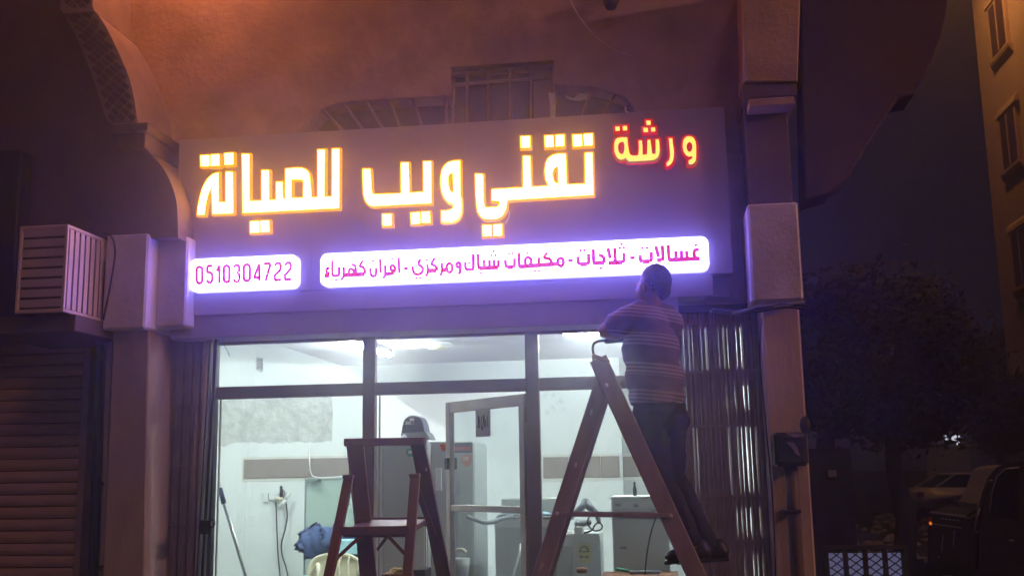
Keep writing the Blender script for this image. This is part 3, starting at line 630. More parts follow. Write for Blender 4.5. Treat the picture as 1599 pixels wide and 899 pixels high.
def strokes(par, lst, s, ox, oy, w=1.0, k=4, nm='lettering'):
    for it in lst:
        pts = it[0] if isinstance(it, tuple) and isinstance(it[0], list) else it; ww = it[1] if isinstance(it, tuple) and isinstance(it[0], list) else w
        q = [at(a/s+ox, b_/s+oy, YS-.0605) for a, b_ in (catpx(pts, k) if len(pts) > 2 and k > 1 else pts)]
        mb = MB(); mb.tube(q, ww*.0080, 6, sq=1.0)
        for v in mb.bm.verts: v.co.y = YS-.0605+(v.co.y-(YS-.0605))*.4
        mb.build(nm, E_['magenta'], par)
def dots(par, lst, s, ox, oy, r=1.2):
    for a, b_ in lst:
        c = at(a/s+ox, b_/s+oy, YS-.061); mb = MB().lathe([(r*.0064, .001), (r*.0064, -.002)], c.x, c.y, 10, c.z, 'y'); mb.build('lettering_dot', E_['magenta'], par)
TH = 1.75
s, ox, oy = 7.268, 490, 390
strokes(bxR, [[(183, 208), (155, 218), (147, 245), (165, 268)], ([(128, 298), (183, 296)], TH), [(165, 268), (180, 265), (140, 285)], [(215, 125), (215, 270), (225, 295), (255, 298), (285, 290), (292, 260), (290, 195)],
  [(342, 195), (345, 260), (342, 300), (325, 330), (308, 343)], ([(350, 292), (582, 280)], TH), [(395, 290), (405, 235), (430, 220), (455, 240), (458, 285)], [(435, 170), (470, 185), (480, 230), (478, 285)], [(565, 125), (525, 185), (560, 200), (580, 230), (582, 280)],
  [(645, 210), (648, 270), (665, 300), (690, 300), (710, 275), (712, 205)], [(757, 105), (762, 270)], [(812, 180), (815, 260), (810, 300), (788, 325)], ([(815, 280), (870, 275), (915, 262)], 1.5), [(918, 262), (925, 215), (905, 180), (880, 190), (878, 225), (900, 240), (922, 235)],
  [(965, 90), (975, 270)], ([(1027, 218), (1073, 215)], 1.3), [(1125, 185), (1130, 240), (1160, 280), (1210, 275), (1235, 250), (1238, 210), (1215, 185), (1195, 170), (1200, 130), (1222, 115)], [(1292, 165), (1298, 240), (1290, 280), (1268, 303)],
  ([(1298, 240), (1395, 240)], TH), [(1378, 95), (1340, 160), (1380, 185), (1400, 215), (1400, 240)], [(1455, 150), (1460, 240), (1440, 298)], ([(1462, 232), (1515, 235)], TH), [(1515, 235), (1540, 260), (1570, 240), (1575, 190), (1555, 160), (1525, 165), (1510, 200), (1520, 240)]], s, ox, oy, 1.15)
dots(bxR, [(257, 345), (677, 130), (893, 110), (1167, 322), (1210, 320), (1288, 120)], s, ox, oy)
s, ox, oy = 7.268, 690, 370
strokes(bxR, [[(215, 340), (190, 345), (172, 335), (172, 310), (190, 295), (210, 305), (213, 345), (210, 395), (195, 425)], [(270, 290), (272, 350), (290, 372), (350, 370), (360, 340), (360, 195)], [(412, 195), (420, 340), (430, 362)], ([(430, 360), (645, 348)], TH), [(482, 260), (488, 352)], [(543, 265), (545, 352)], [(593, 260), (597, 352)], [(645, 262), (645, 350)],
  [(722, 260), (730, 330), (745, 348)], ([(745, 348), (815, 345)], TH), [(815, 345), (828, 325), (828, 245)], [(877, 180), (882, 325), (895, 342)], ([(895, 340), (1100, 325), (1330, 308)], TH), [(955, 330), (950, 260), (980, 235), (1010, 250), (1015, 290), (1000, 325)], [(1102, 235), (1105, 325)], [(1200, 180), (1165, 235), (1220, 250), (1245, 280), (1248, 318)],
  [(1320, 310), (1320, 265), (1350, 242), (1378, 260), (1382, 300), (1360, 335), (1325, 315)], ([(1435, 272), (1492, 270)], 1.3)], s, ox, oy, 1.25)
dots(bxR, [(315, 298), (447, 412), (590, 165), (565, 212), (613, 212), (766, 192), (808, 190), (973, 183), (1060, 390), (1107, 388)], s, ox, oy)
s, ox, oy = 6.952, 890, 360
strokes(bxR, [[(88, 285), (95, 350), (115, 370)], ([(115, 370), (190, 368)], TH), [(190, 368), (207, 345), (205, 255)], [(255, 205), (262, 345), (280, 357)], ([(280, 357), (375, 352)], TH), [(375, 355), (370, 300), (340, 275), (315, 270)], [(415, 195), (440, 305)], [(490, 190), (495, 345)], ([(420, 355), (575, 348)], TH), [(575, 350), (590, 320), (588, 245)], ([(655, 300), (710, 298)], 1.3),
  [(765, 270), (770, 325), (790, 341)], ([(790, 341), (870, 338)], TH), [(870, 338), (888, 315), (885, 235)], [(935, 170), (965, 290)], [(1005, 165), (1012, 300), (1000, 325)], ([(947, 325), (1000, 325)], TH), [(1068, 160), (1080, 310), (1095, 323)], ([(1095, 322), (1415, 308)], TH), [(1152, 225), (1155, 318)], [(1212, 220), (1217, 318)], [(1270, 225), (1275, 315)], [(1405, 210), (1365, 214), (1350, 250), (1360, 290), (1380, 300)]], s, ox, oy, 1.4)
dots(bxR, [(120, 220), (160, 217), (340, 412), (563, 150), (545, 192), (587, 190), (790, 192), (840, 192), (1370, 160)], s, ox, oy, 1.4)
s, ox, oy = 8.416, 290, 390
def oval(cx, cy, rx, ry): 
    P_ = []
    for q, (sx_, sy_) in enumerate(((1, -1), (-1, -1), (-1, 1), (1, 1))):
        for k in range(0, 91, 30):
            a = math.radians(q*90+k); P_.append((cx+rx*math.cos(a), cy+sy_*(ry-rx)-rx*math.sin(a)))
    return P_+[P_[0]]
strokes(bxL, [oval(185, 335, 38, 108), [(360, 215), (288, 216)], [(289, 214), (285, 300)], [(283, 300), (320, 298), (350, 320), (357, 365), (350, 410), (330, 435), (305, 435), (283, 400)], [(410, 285), (446, 212)], [(449, 208), (446, 440)], oval(542, 320, 37, 108), [(638, 235), (655, 207), (690, 205), (710, 235), (705, 285), (678, 300), (706, 325), (712, 385), (690, 425), (655, 422), (635, 390)],
  oval(808, 305, 40, 108), [(972, 415), (972, 190)], [(970, 190), (903, 368)], [(900, 370), (992, 366)], [(1033, 187), (1122, 184)], [(1119, 186), (1054, 410)], [(1175, 215), (1200, 178), (1240, 180), (1254, 215), (1245, 270), (1175, 340), (1174, 402)], [(1172, 401), (1257, 398)], [(1310, 210), (1335, 172), (1370, 172), (1386, 205), (1378, 260), (1308, 335), (1307, 397)], [(1305, 396), (1390, 391)]], s, ox, oy, 1.2, 1)

# ================================================================== GLASS FRONT
FY = 6.6
gf = thing('shop_window', 'metal framed glass shop front with transom panes', 'window', (-1.3, FY, 0))
def fbar(x0, x1, y0, y1, d=.05, nm='frame_bar', yo=0):
    mb = MB(); boxpx(mb, x0, x1, y0, y1, FY+yo, FY+d); return part(nm, mb, M['frame'], gf, .002)
ztr0, ztr1 = Z_(566, 617.5, FY), Z_(566, 598, FY); ztp = Z_(568, 531, FY)
xs_ = {'l': X_(338, 620, FY), 'm1a': X_(567, 600, FY), 'm1b': X_(586, 600, FY), 'm2a': X_(821, 600, FY), 'm2b': X_(842, 600, FY), 'r': X_(1074, 600, FY)}
xEnd = X_(1195, 600, FY)
part('frame_bar', MB().box(xs_['l']-.05, xEnd, FY+.001, FY+.05, ztp, 2.62), M['frame'], gf, .002)
part('frame_bar', MB().box(xs_['l'], xEnd, FY, FY+.05, ztr0, ztr1), M['frame'], gf, .002)
for a, b_ in (('m1a', 'm1b'), ('m2a', 'm2b')): part('mullion', MB().box(xs_[a], xs_[b_], FY-.004, FY+.054, 0, ztp-.001), M['frame'], gf, .003)
part('mullion', MB().box(xs_['r'], xs_['r']+.035, FY-.004, FY+.054, 0, ztp-.001), M['frame'], gf, .003)
part('mullion', MB().box(xs_['l']-.055, xs_['l']-.004, FY-.004, FY+.054, 0, ztp-.001), M['black'], gf, .003)
part('pane', MB().box(xs_['l'], xs_['m1a'], FY+.03, FY+.034, ztr1, ztp), M['glass'], gf); part('pane', MB().box(xs_['m1b'], xs_['m2a'], FY+.03, FY+.034, ztr1, ztp), M['glass'], gf)
part('pane', MB().box(xs_['m2b'], xs_['r'], FY+.03, FY+.034, ztr1, ztp), M['glass'], gf); part('pane', MB().box(xs_['l'], xs_['m1a'], FY+.03, FY+.034, 0.05, ztr0), M['glass'], gf); part('pane', MB().box(xs_['m2b'], xs_['r'], FY+.03, FY+.034, 0.05, ztr0), M['glass'], gf)
# thin pale inner stops
for x in (xs_['m1b']+.012, xs_['l']+.004): part('glazing_stop', MB().box(x, x+.008, FY+.055, FY+.07, .05, ztr0), M['alu'], gf)
# door leaf, open inwards
dh = Vector((xs_['m2a']-.004, FY+.03, 0)); df = at(700, 700, 7.28); df.z = 0
dl = thing('shop_door', 'half open glazed aluminium door of the repair shop', 'door', tuple(dh))
dd = (df-dh).normalized(); W_ = (df-dh).length; nn = Vector((-dd.y, dd.x, 0))
def dbox(u0, u1, z0, z1, th=.04, o_=0):
    a = [dh+dd*u+nn*(v+o_) for u, v in ((u0, -th/2), (u1, -th/2), (u1, th/2), (u0, th/2))]
    return MB().hexa([(p.x, p.y, z0) for p in a], [(p.x, p.y, z1) for p in a])
zt_ = ztr0-.015; zm = 1.36
stile = .055
part('door_stile', dbox(0, stile, .02, zt_), M['alu'], dl, .003); part('door_stile', dbox(W_-stile, W_, .02, zt_), M['alu'], dl, .003)
for z0, z1 in ((zt_-.075, zt_), (zm-.02, zm+.022), (.02, .14)): part('door_rail', dbox(stile+.0005, W_-stile-.0005, z0, z1, .036), M['alu'], dl, .003)
part('pane', dbox(stile, W_-stile, zm+.022, zt_-.075, .006), M['doorglass'], dl); part('pane', dbox(stile, W_-stile, .14, zm-.02, .006), M['doorglass'], dl)
for z in (1.95, 1.2, .4): part('hinge', MB().tube([dh+Vector((.0, -.03, z-.05)), dh+Vector((.0, -.03, z+.05))], .012, 8), M['frame'], dl, smooth=True)
part('door_handle', dbox(W_-.05, W_-.02, 1.62, 1.70, .09), M['black'], dl, .004)
# notice on the door
nt_ = thing('paper_notice', 'grey paper notice with dark scribbles taped to the open door', 'notice', tuple(dh+dd*.3))
ctr = dh+dd*.30
def npt(u, z, o_=-.012): p = dh+dd*u+nn*o_; return Vector((p.x, p.y, z))
# solve u for pixel
def u_at(px, z=1.9):
    best = min(range(0, 1000), key=lambda k: abs((lambda p: (p-Vector((0, 0, EYE))).dot(RT)/(p-Vector((0, 0, EYE))).dot(_f)*FPX+800-px)(dh+dd*(W_*k/1000)+Vector((0, 0, z)))))
    return W_*best/1000
def z_at(u, py):
    p = dh+dd*u; return min([1.2+i*.002 for i in range(500)], key=lambda z: abs(450-(Vector((p.x, p.y, z))-Vector((0, 0, EYE))).dot(UP)/(Vector((p.x, p.y, z))-Vector((0, 0, EYE))).dot(_f)*FPX-py))
ua, ub = u_at(769), u_at(746); za, zb_ = z_at(ua, 636), z_at(ua, 681)
sd_ = -.012 if nn.y > 0 else .012
a = [npt(ua, zb_, sd_), npt(ub, zb_, sd_), npt(ub, za, sd_), npt(ua, za, sd_)]; b2 = [p+nn*.003 for p in a]
part('paper_sheet', MB().hexa(a, b2), M['paper'], nt_)
def scr(pts): return [npt(ub+(ua-ub)*u, za+(zb_-za)*v, sd_*1.35) for u, v in pts]
for pts in ([(.18, .25), (.22, .45), (.20, .66), (.30, .66), (.28, .45), (.24, .3)], [(.42, .3), (.40, .5), (.46, .78), (.54, .5), (.52, .25)], [(.62, .28), (.60, .5), (.68, .68), (.70, .4)], [(.82, .3), (.82, .62), (.88, .64)]):
    MB().tube(smoothpath(scr(pts), 3), .004, 5).build('scribble', M['black'], nt_)

# ---- vertical lock bar at the left with latch
t = thing('gate_lock_bar', 'dark vertical lock bar with padlock eye left of the window', 'gate bar', at(322, 899, 6.28))
part('lock_post', MB().bar(at(340, 519, 6.3), at(317, 905, 6.3), .018, .03), M['black'], t, .002)
part('lock_post', MB().bar(at(331, 519, 6.3), at(309, 905, 6.3), .010, .03), M['black'], t, .002)
mb = MB(); boxpx(mb, 313, 330, 812, 834, 6.26, 6.28); part('lock_plate', mb, M['black'], t, .004)
c = at(332, 817, 6.25); part('lock_eye', MB().tube([c+Vector((.016*math.cos(a), 0, .022*math.sin(a))) for a in [k*PI/6 for k in range(12)]], .005, 6, closed=True), M['black'], t, smooth=True)
# ---- folding gates of vertical slats
def vfold(mb, Lp, Rp, yy, dp):
    rows = []
    for (xl_, z), (xr_, _) in zip(Lp, Rp):
        xm_ = xl_*.6+xr_*.4
        rows.append([mb.bm.verts.new(p) for p in ((xl_, yy, z), (xm_, yy-dp, z), (xr_, yy, z), (xr_, yy+.003, z), (xm_, yy-dp+.003, z), (xl_, yy+.003, z))])
    for A, B in zip(rows, rows[1:]):
        for k in range(6): mb.face([A[k], A[(k+1) % 6], B[(k+1) % 6], B[k]])
    mb.face(rows[0]); mb.face(rows[-1][::-1])
def slat_mesh(x, Yc, wd, z0, z1, ties, bow, y_th=.012, lean=0.0, ztopx=None):
    zs = [z0+(z1-z0)*i/34 for i in range(35)]; mb = MB(); A = []; B = []
    for z in zs:
        q = 0
        for a_, b_ in zip(ties, ties[1:]):
            if a_ <= z <= b_: q = math.sin(PI*(z-a_)/(b_-a_))
        h = wd/2*(1-bow*q); xx = x+lean*(z-z0)
        A.append((xx-h, z)); B.append((xx+h, z))
    vfold(mb, A, B, Yc, .018)
    return mb
gl = thing('folding_gate', 'folded steel strip gate standing against the left pillar', 'gate', at(280, 899, 6.32))
GYL = 6.36; x0, x1 = X_(234, 700, GYL), X_(322, 700, GYL); n_ = 13; ztg = Z_(280, 512, GYL)
for i in range(n_):
    xx = x0+(x1-x0)*(i+.5)/n_; yy = GYL+(.02 if i % 2 else 0)+random.uniform(0, .008)
    slat_mesh(xx, yy, (x1-x0)/n_*(1.18 if i % 2 else .86), .0, ztg+random.uniform(-.01, 0), [0, .5, .98, 1.42, 1.8, 2.2, 2.7], random.uniform(0, .06)).build('slat', M['gate'], gl)
part('backing_sheet', MB().box(x0, x1, GYL+.05, GYL+.06, 0, ztg), M['gate'], gl)
for y in (636, 729, 823): z = Z_(280, y, GYL); part('tie_bar', MB().box(x0+.03, x1-.01, GYL-.008, GYL-.002, z-.004, z+.004), M['gate'], gl)
part('gate_track', MB().box(x0, x1+.03, GYL-.02, GYL+.08, ztg, ztg+.04), M['black'], gl, .003)
gr_ = thing('folding_gate', 'half folded steel strip gate with light shining through its gaps', 'gate', at(1130, 899, 6.32))
GYR = 6.3; x0, x1 = X_(1064, 700, GYR), X_(1197, 700, GYR); n_ = 19; ztg = Z_(1130, 488, GYR)
bands = [((499, 580), {2: 3.2, 3: 1.5, 4: 1.5, 6: 1.6, 7: 2.6, 10: 1, 11: 1.3, 12: 2, 14: 1.5, 15: 2.6}), ((592, 640), {2: 2, 3: 1, 11: 1, 13: 1.1, 15: 3.5, 16: 1.1}), ((662, 770), {3: 2.6, 4: 1.5, 11: 1.6, 13: 1.2, 14: 2, 15: 4.4, 16: 1.6, 17: 1.6}), ((790, 838), {12: 1.5, 13: 1.6, 14: 1.5, 15: 3.6, 17: 3}), ((862, 990), {13: 1.2, 15: 3.4, 16: 2.2, 17: 2.2})]
bz = [((Z_(1130, b1, GYR), Z_(1130, b0, GYR)), g) for (b0, b1), g in bands]; pxm = 6.5/1640
def gap(k, z):
    for (za_, zc_), g in bz:
        if za_ < z < zc_ and k in g: return g[k]*.5*pxm*math.sin(PI*(z-za_)/(zc_-za_))**.6
    return -.0035
pch = (x1-x0)/n_
for i in range(n_):
    mb = MB(); zs4 = [ztg*k/70 for k in range(71)]; dx_ = lambda z: -.010*(z/ztg)
    Lp = [(x0+pch*i+gap(i, z)/2+dx_(z), z) for z in zs4]; Rp = [(x0+pch*(i+1)-gap(i+1, z)/2+dx_(z), z) for z in zs4]
    yy = GYR+(.009 if i % 2 else 0)
    vfold(mb, Lp, Rp, yy, .016 if i % 2 else .010); mb.build('slat', M['gate'], gr_)
    xm = x0+pch*(i+.5)-.005; MB().box(xm-.0035, xm+.0035, yy-.008, yy-.0005, 0, ztg).build('slat_rib', M['gate'], gr_)
for y in (505, 580, 665, 775, 845): z = Z_(1130, y, GYR); part('tie_bar', MB().box(x0, x1-.01, GYR-.006, GYR-.001, z-.008, z+.008), M['gate'], gr_)
part('gate_track', MB().box(x0-.1, x1+.02, GYR-.03, GYR+.05, ztg, ztg+.045), M['black'], gr_, .003)
for y in (486, 490): MB().tube(smoothpath([at(1112, y-2, 6.0), at(1150, y, 5.93), at(1190, y-6+random.uniform(-2, 2), 5.9), at(1225, y-10, 5.9), at(1256, y-8, 5.9)], 5), .008, 6).build('cable', M['cable'], gr_, smooth=True)
o = MB().tube(smoothpath([at(1110, 487, 6.1), at(1150, 489, 5.92), at(1185, 479, 5.9), at(1220, 478, 5.9), at(1257, 472, 5.9)], 5), .009, 6).build('power_cable', M['grey'], None, smooth=True); tag(o, 'pale cable strung under the large block of the right pillar', 'cable')
o = MB().tube(smoothpath([at(1190, 495, 5.98), at(1187, 560, 6.0), at(1196, 660, 6.0), at(1208, 800, 6.0), at(1212, 930, 6.0)], 5), .004, 6).build('power_cable', M['cable'], None, smooth=True); tag(o, 'thin dark cable running down the right pillar beside the strip gate', 'cable')

# ---- meter box and pipes on right pillar
t = thing('electric_meter_box', 'battered black electric meter box on the right pillar', 'meter box', at(1238, 735, 5.8))
mb = MB(); boxpx(mb, 1210, 1262, 675, 728, 5.86, 6.05); part('box_body', mb, M['black'], t, .012, seg=2)
mb = MB(); boxpx(mb, 1215, 1257, 681, 722, 5.845, 5.86); part('box_door', mb, M['black'], t, .006, label='scratched box door')
M['scr'] = mat('scratched_plate', (0.25, 0.21, 0.24), 0.5, 0.2, var=0.3, scale=20)
part('scrap_plate', MB().prism(xz([(1226, 676), (1257, 677), (1256, 682), (1240, 683)], 5.84), 5.835, 5.843), M['scr'], t); part('scrap_plate', MB().prism(xz([(1228, 690), (1239, 690), (1246, 700), (1250, 712), (1244, 710), (1238, 700)], 5.84), 5.835, 5.843), M['scr'], t)
part('lid', MB().ell(at(1258, 664, 5.95), (.03, .05, .05)), M['black'], t, smooth=True)
t = thing('conduit_pipe', 'thick dark conduit pipe below the meter box on the right pillar', 'pipe', at(1240, 899, 5.95))
part('pipe', MB().tube([at(1236, 728, 5.95), at(1240, 800, 5.95), at(1246, 899, 5.95), at(1254, 1100, 5.95)], .036, 12), M['pipe'], t, smooth=True)
part('pipe_clip', MB().box(X_(1225, 798, 5.9), X_(1252, 798, 5.9), 5.9, 6.05, Z_(1240, 801, 5.9), Z_(1240, 796, 5.9)), M['black'], t, .003)

# ================================================================== INSIDE THE SHOP
def label_on(parent, pts, Y, m_, nm='sticker'): return part(nm, MB().prism(xz(pts, Y), Y-.004, Y), m_, parent)
def boxY(t, nm, x0, x1, y0, y1, Y0, dep, m_, bev=.012, zb=None, seg=2):
    a = X_(x0, max(y0, 700), Y0); b_ = X_(x1, max(y0, 700), Y0); zt = Z_((x0+x1)/2, y0, Y0); z0 = zb if zb is not None else Z_((x0+x1)/2, y1, Y0)
    o = part(nm, MB().box(a, b_, Y0, Y0+dep, z0, zt), m_, t, bev, seg=seg); return o, a, b_, z0, zt
# fridge with red badge
Y0 = 8.2
t = thing('fridge', 'tall silver fridge with a red top band and badge numbered 10', 'fridge', at(725, 899, Y0))
o, a, b_, z0, zt = boxY(t, 'cabinet', 700, 741, 690, 899, Y0+.06, .62, M['silver'], zb=0)
part('door', MB().box(a, b_, Y0, Y0+.058, .03, zt-.002), M['silver2'], t, .01, seg=2)
label_on(t, [(707, 692), (738, 691), (738, 707), (707, 707)], Y0-.001, M['navy'], 'top_band'); label_on(t, [(709, 698), (736, 697), (736, 703), (709, 703)], Y0-.006, M['red'], 'red_band')
bd = label_on(t, [(721, 711), (738, 710), (738, 720), (734, 727), (729, 729), (724, 726), (721, 720)], Y0-.001, M['orange'], 'badge')
for pts in ([(724, 713.5), (725.2, 712.8), (725.2, 719)], [(728, 714), (730.5, 713), (731, 718), (728.5, 719), (728, 714)]): MB().tube([at(x, y, Y0-.007) for x, y in pts], .0035, 5).build('lettering', M['wpaper'], bd)
# big silver fridge
Y0 = 7.75
t = thing('fridge', 'wide grey-green fridge behind the platform ladder with a green energy sticker', 'fridge', at(645, 899, Y0))
o, a, b_, z0, zt = boxY(t, 'cabinet', 588, 668, 691, 899, Y0+.07, .6, M['silver2'], zb=0)
part('door', MB().box(X_(598, 750, Y0), b_, Y0, Y0+.068, .05, zt-.004), M['silver2'], t, .012, seg=2)
part('hinge_panel', MB().box(a, X_(597, 750, Y0), Y0+.02, Y0+.068, .05, zt-.004), M['white'], t, .006)
st = label_on(t, [(636, 700), (646, 700), (648, 706), (646, 713), (638, 713), (634, 706)], Y0-.001, M['green'], 'energy_sticker'); label_on(t, [(638, 704), (645, 703), (645, 708), (638, 708)], Y0-.006, M['wpaper'], 'sticker_print')
Y0 = 7.95
t = thing('fridge', 'narrow grey fridge with a flat door handle beside the open door', 'fridge', at(690, 899, Y0))
o, a, b_, z0, zt = boxY(t, 'cabinet', 666, 702, 690, 899, Y0+.07, .5, M['silver'], zb=0)
part('door', MB().box(a, b_, Y0, Y0+.068, .05, zt-.004), M['silver'], t, .01, seg=2); mb = MB(); boxpx(mb, 680, 690, 731, 766, Y0-.02, Y0); part('handle', mb, M['white'], t, .004)
label_on(t, [(687, 694), (698, 693), (698, 705), (691, 704)], Y0-.001, M['red'], 'brand_plate')
# rounded appliance on top of the fridge
Y0 = 7.9
t = thing('water_purifier', 'small dark blue rounded appliance with a white base standing on the fridge', 'appliance', at(645, 690, Y0))
pr = xz(catpx([(626.5, 681), (628, 668), (632, 655), (640, 649.5), (648, 649), (656, 652), (661, 662), (664, 678)], 4), Y0); part('hood', MB().prism(pr, Y0, Y0+.2), M['navy'], t, .006)
part('ledge', MB().prism(xz([(626, 676), (665, 674), (672, 686), (664, 686), (662, 682), (626, 682)], Y0-.03), Y0-.03, Y0+.2), M['grey'], t, .004)
mb = MB(); boxpx(mb, 627, 660, 682, 692, Y0-.02, Y0+.2); part('base', mb, M['white'], t, .004)
mb = MB(); boxpx(mb, 630, 646, 658, 663, Y0-.005, Y0); part('control_strip', mb, M['silver2'], t, .001); mb = MB(); boxpx(mb, 640, 647, 653, 657, Y0-.005, Y0); part('tag', mb, M['wpaper'], t, .001)
for x in (632, 644): part('knob', MB().ell(at(x, 660.5, Y0-.008), (.009, .005, .011), 10, 6), M['black'], t)
part('bottle', MB().lathe([(.02, 0), (.022, .04), (.01, .06)], at(632, 690, Y0-.05).x, Y0-.05, 12, Z_(640, 691, Y0)), M['white'], t, smooth=True)
# twin tub washer
Y0 = 8.3
t = thing('washing_machine', 'grey twin tub washing machine with dark lids seen through the door glass', 'washing machine', at(830, 899, Y0))
o, a, b_, z0, zt = boxY(t, 'body', 773, 868, 812, 899, Y0, .5, M['silver'], zb=0)
mb = MB(); boxpx(mb, 772, 869, 811, 823, Y0-.012, Y0+.52); part('rim', mb, M['white'], t, .01, seg=2)
for x0_, x1_ in ((775, 812), (816, 866)):
    a_, c_ = X_(x0_, 806, Y0), X_(x1_, 806, Y0); zt2 = Z_(820, 806, Y0)
    part('lid', MB().box(a_, c_, Y0+.0, Y0+.34, zt2-.02, zt2+.012), M['grey'], t, .01, seg=2); part('lid_edge', MB().box(a_+.01, c_-.01, Y0-.012, Y0+.0, zt2-.015, zt2), M['silver2'], t, .003)
part('control_panel', MB().box(a, b_, Y0+.36, Y0+.5, Z_(820, 812, Y0), Z_(820, 800, Y0)+.10), M['silver2'], t, .01)
for i in range(3):
    for j in range(2): part('vent_dot', MB().ell(at(790+j*6, 856+i*7, Y0-.001), (.005, .003, .006), 8, 6), M['white'], t)
# drain hose
o = MB().tube(smoothpath([at(729, 806, 7.9), at(745, 812, 7.95), at(758, 816, 8.0), at(773, 814, 8.05), at(786, 809, 8.1), at(800, 806, 8.2)], 5), .016, 10).build('drain_hose', M['grey'], None, smooth=True); tag(o, 'grey ribbed hose bridging from the fridge to the twin tub washer', 'hose')
o = MB().tube(smoothpath([at(813, 850, 8.2), at(812, 862, 8.15), at(807, 880, 8.12), at(801, 905, 8.1), at(800, 960, 8.1)], 5), .011, 8).build('drain_hose', M['white'], None, smooth=True); tag(o, 'thin white hose hanging in front of the twin tub washer', 'hose')
# white machine with yellow label
Y0 = 8.25
t = thing('washing_machine', 'white washing machine with a yellow energy label, tools on its top', 'washing machine', at(915, 899, Y0))
o, a, b_, z0, zt = boxY(t, 'body', 869, 937, 838, 899, Y0, .5, M['white'], zb=0)
part('top', MB().prism(xz([(868, 834), (936, 833), (938, 848), (868, 849)], Y0-.012), Y0-.012, Y0+.5), M['white'], t, .008, seg=2)
part('front_panel', MB().box(X_(872, 880, Y0-.008), X_(895, 880, Y0-.008), Y0-.008, Y0-.001, 0.05, Z_(880, 852, Y0)), M['silver2'], t, .002)
lb = label_on(t, [(903, 849), (922, 849), (924, 862), (922, 878), (918, 881), (905, 878), (903, 864)], Y0-.001, M['yellow'], 'energy_label')
part('label_print', MB().tube(smoothpath([at(906, 861, Y0-.007), at(908, 855, Y0-.007), at(913, 852.5, Y0-.007), at(918, 856, Y0-.007), at(919, 861, Y0-.007)], 4), .006, 5), M['grey'], lb)
part('label_print', MB().prism(xz([(905, 860), (920, 860), (920, 862), (905, 862)], Y0-.006), Y0-.008, Y0-.0055), M['grey'], lb)
for x in (906, 914): part('label_print', MB().prism(xz([(x, 868), (x+5, 868), (x+5, 870.5), (x, 870.5)], Y0-.006), Y0-.008, Y0-.0055), M['grey'], lb)
# hair dryer shaped heat gun, cable, green box
Yh = 8.3; t = thing('heat_gun', 'grey heat gun lying on the white washing machine', 'tool', at(910, 832, Yh))
mb = MB(); mb.caps(at(900, 800, Yh), at(915, 785, Yh), .022, .035); mb.caps(at(915, 785, Yh), at(932, 802, Yh), .035, .022); mb.caps(at(932, 802, Yh), at(936, 815, Yh), .022, .016)
part('body', mb, M['grey'], t, smooth=True); part('nozzle', MB().tube([at(891, 808, Yh), at(901, 799, Yh)], [.014, .022], 12), M['silver'], t, smooth=True)
mb = MB().caps(at(903, 818, Yh-.03), at(920, 816, Yh-.03), .03, .022); part('cable_coil', mb, M['grey'], t, smooth=True)
o = MB().tube(smoothpath([at(921, 805, Yh-.05), at(918, 818, Yh-.05), at(928, 828, Yh-.05), at(938, 827, Yh-.05), at(941, 821, Yh-.05), at(936, 816, Yh-.05), at(930, 819, Yh-.05), at(924, 828, Yh-.05), at(912, 832, Yh-.05)], 5), .0065, 6).build('power_cable', M['cable'], None, smooth=True); tag(o, 'small looped black cable on the white washing machine', 'cable')
mb = MB(); boxpx(mb, 897, 910, 822, 833, Yh-.08, Yh+.02); o = mb.build('small_box', M['wpaper'], None, .003); tag(o, 'little pale green topped box on the white washing machine', 'box')
mb = MB(); boxpx(mb, 886, 895, 778, 812, Yh+.1, Yh+.2); o = mb.build('bottle', M['silver2'], None, .006); tag(o, 'upright grey plastic container behind the heat gun', 'container')
t = thing('plastic_bag', 'pale blue plastic bag bulging behind the right door post', 'bag', at(850, 830, 8.4))
mb = MB(); [mb.ell(at(848+random.uniform(-3, 6), 806+k*7, 8.42), (.05, .05, .04), 10, 8) for k in range(4)]; voxel(mb, 'bag_body', M['cyan'], t, .012, 3, lambda c: .012*noise.noise(c*22))
# dishwasher
Y0 = 7.9
t = thing('dishwasher', 'grey fronted dishwasher with white top and oval badge', 'dishwasher', at(1000, 899, Y0))
o, a, b_, z0, zt = boxY(t, 'cabinet', 955, 1043, 779, 899, Y0+.05, .55, M['white'], zb=0)
part('top', MB().box(a-.008, b_+.008, Y0+.02, Y0+.6, zt, zt+.018), M['white'], t, .006, seg=2)
part('door', MB().box(a+.012, b_, Y0, Y0+.048, .08, Z_(1000, 810, Y0)), M['silver'], t, .006, seg=2); part('control_panel', MB().box(a+.012, b_, Y0, Y0+.048, Z_(1000, 808, Y0), zt-.004), M['silver'], t, .006, seg=2)
c = at(994, 789, Y0-.003); part('badge', MB().ell(c, (.021, .005, .015)), M['grey'], t); mb = MB(); boxpx(mb, 961, 970, 786, 790.5, Y0-.004, Y0); part('logo_plate', mb, M['grey'], t); mb = MB(); boxpx(mb, 969, 979, 853, 857, Y0-.004, Y0); part('logo_plate', mb, M['grey'], t)
mb = MB(); boxpx(mb, 1015, 1029, 788, 804, Y0-.004, Y0); part('handle_recess', mb, M['silver2'], t, .002); part('latch_mark', MB().tube([at(1018, 795, Y0-.008), at(1022, 800, Y0-.008), at(1026, 794, Y0-.008)], .004, 5), M['grey'], t)
o = MB().lathe([(.012, 0), (.016, .004), (.015, .05), (.008, .075), (.009, .10), (.005, .105)], at(992, 774, 8.2).x, 8.2, 12, zt+.018).build('spray_bottle', M['black'], None, smooth=True); tag(o, 'tiny dark bottle standing on the dishwasher top', 'bottle')
o = MB().tube(smoothpath([at(1032, 792, 7.6), at(1026, 805, 7.6), at(1018, 828, 7.6), at(1013, 850, 7.6), at(1010, 870, 7.6), at(1007, 905, 7.6)], 5), .006, 6).build('power_cable', M['cable'], None, smooth=True); tag(o, 'black cable hanging in front of the dishwasher', 'cable')
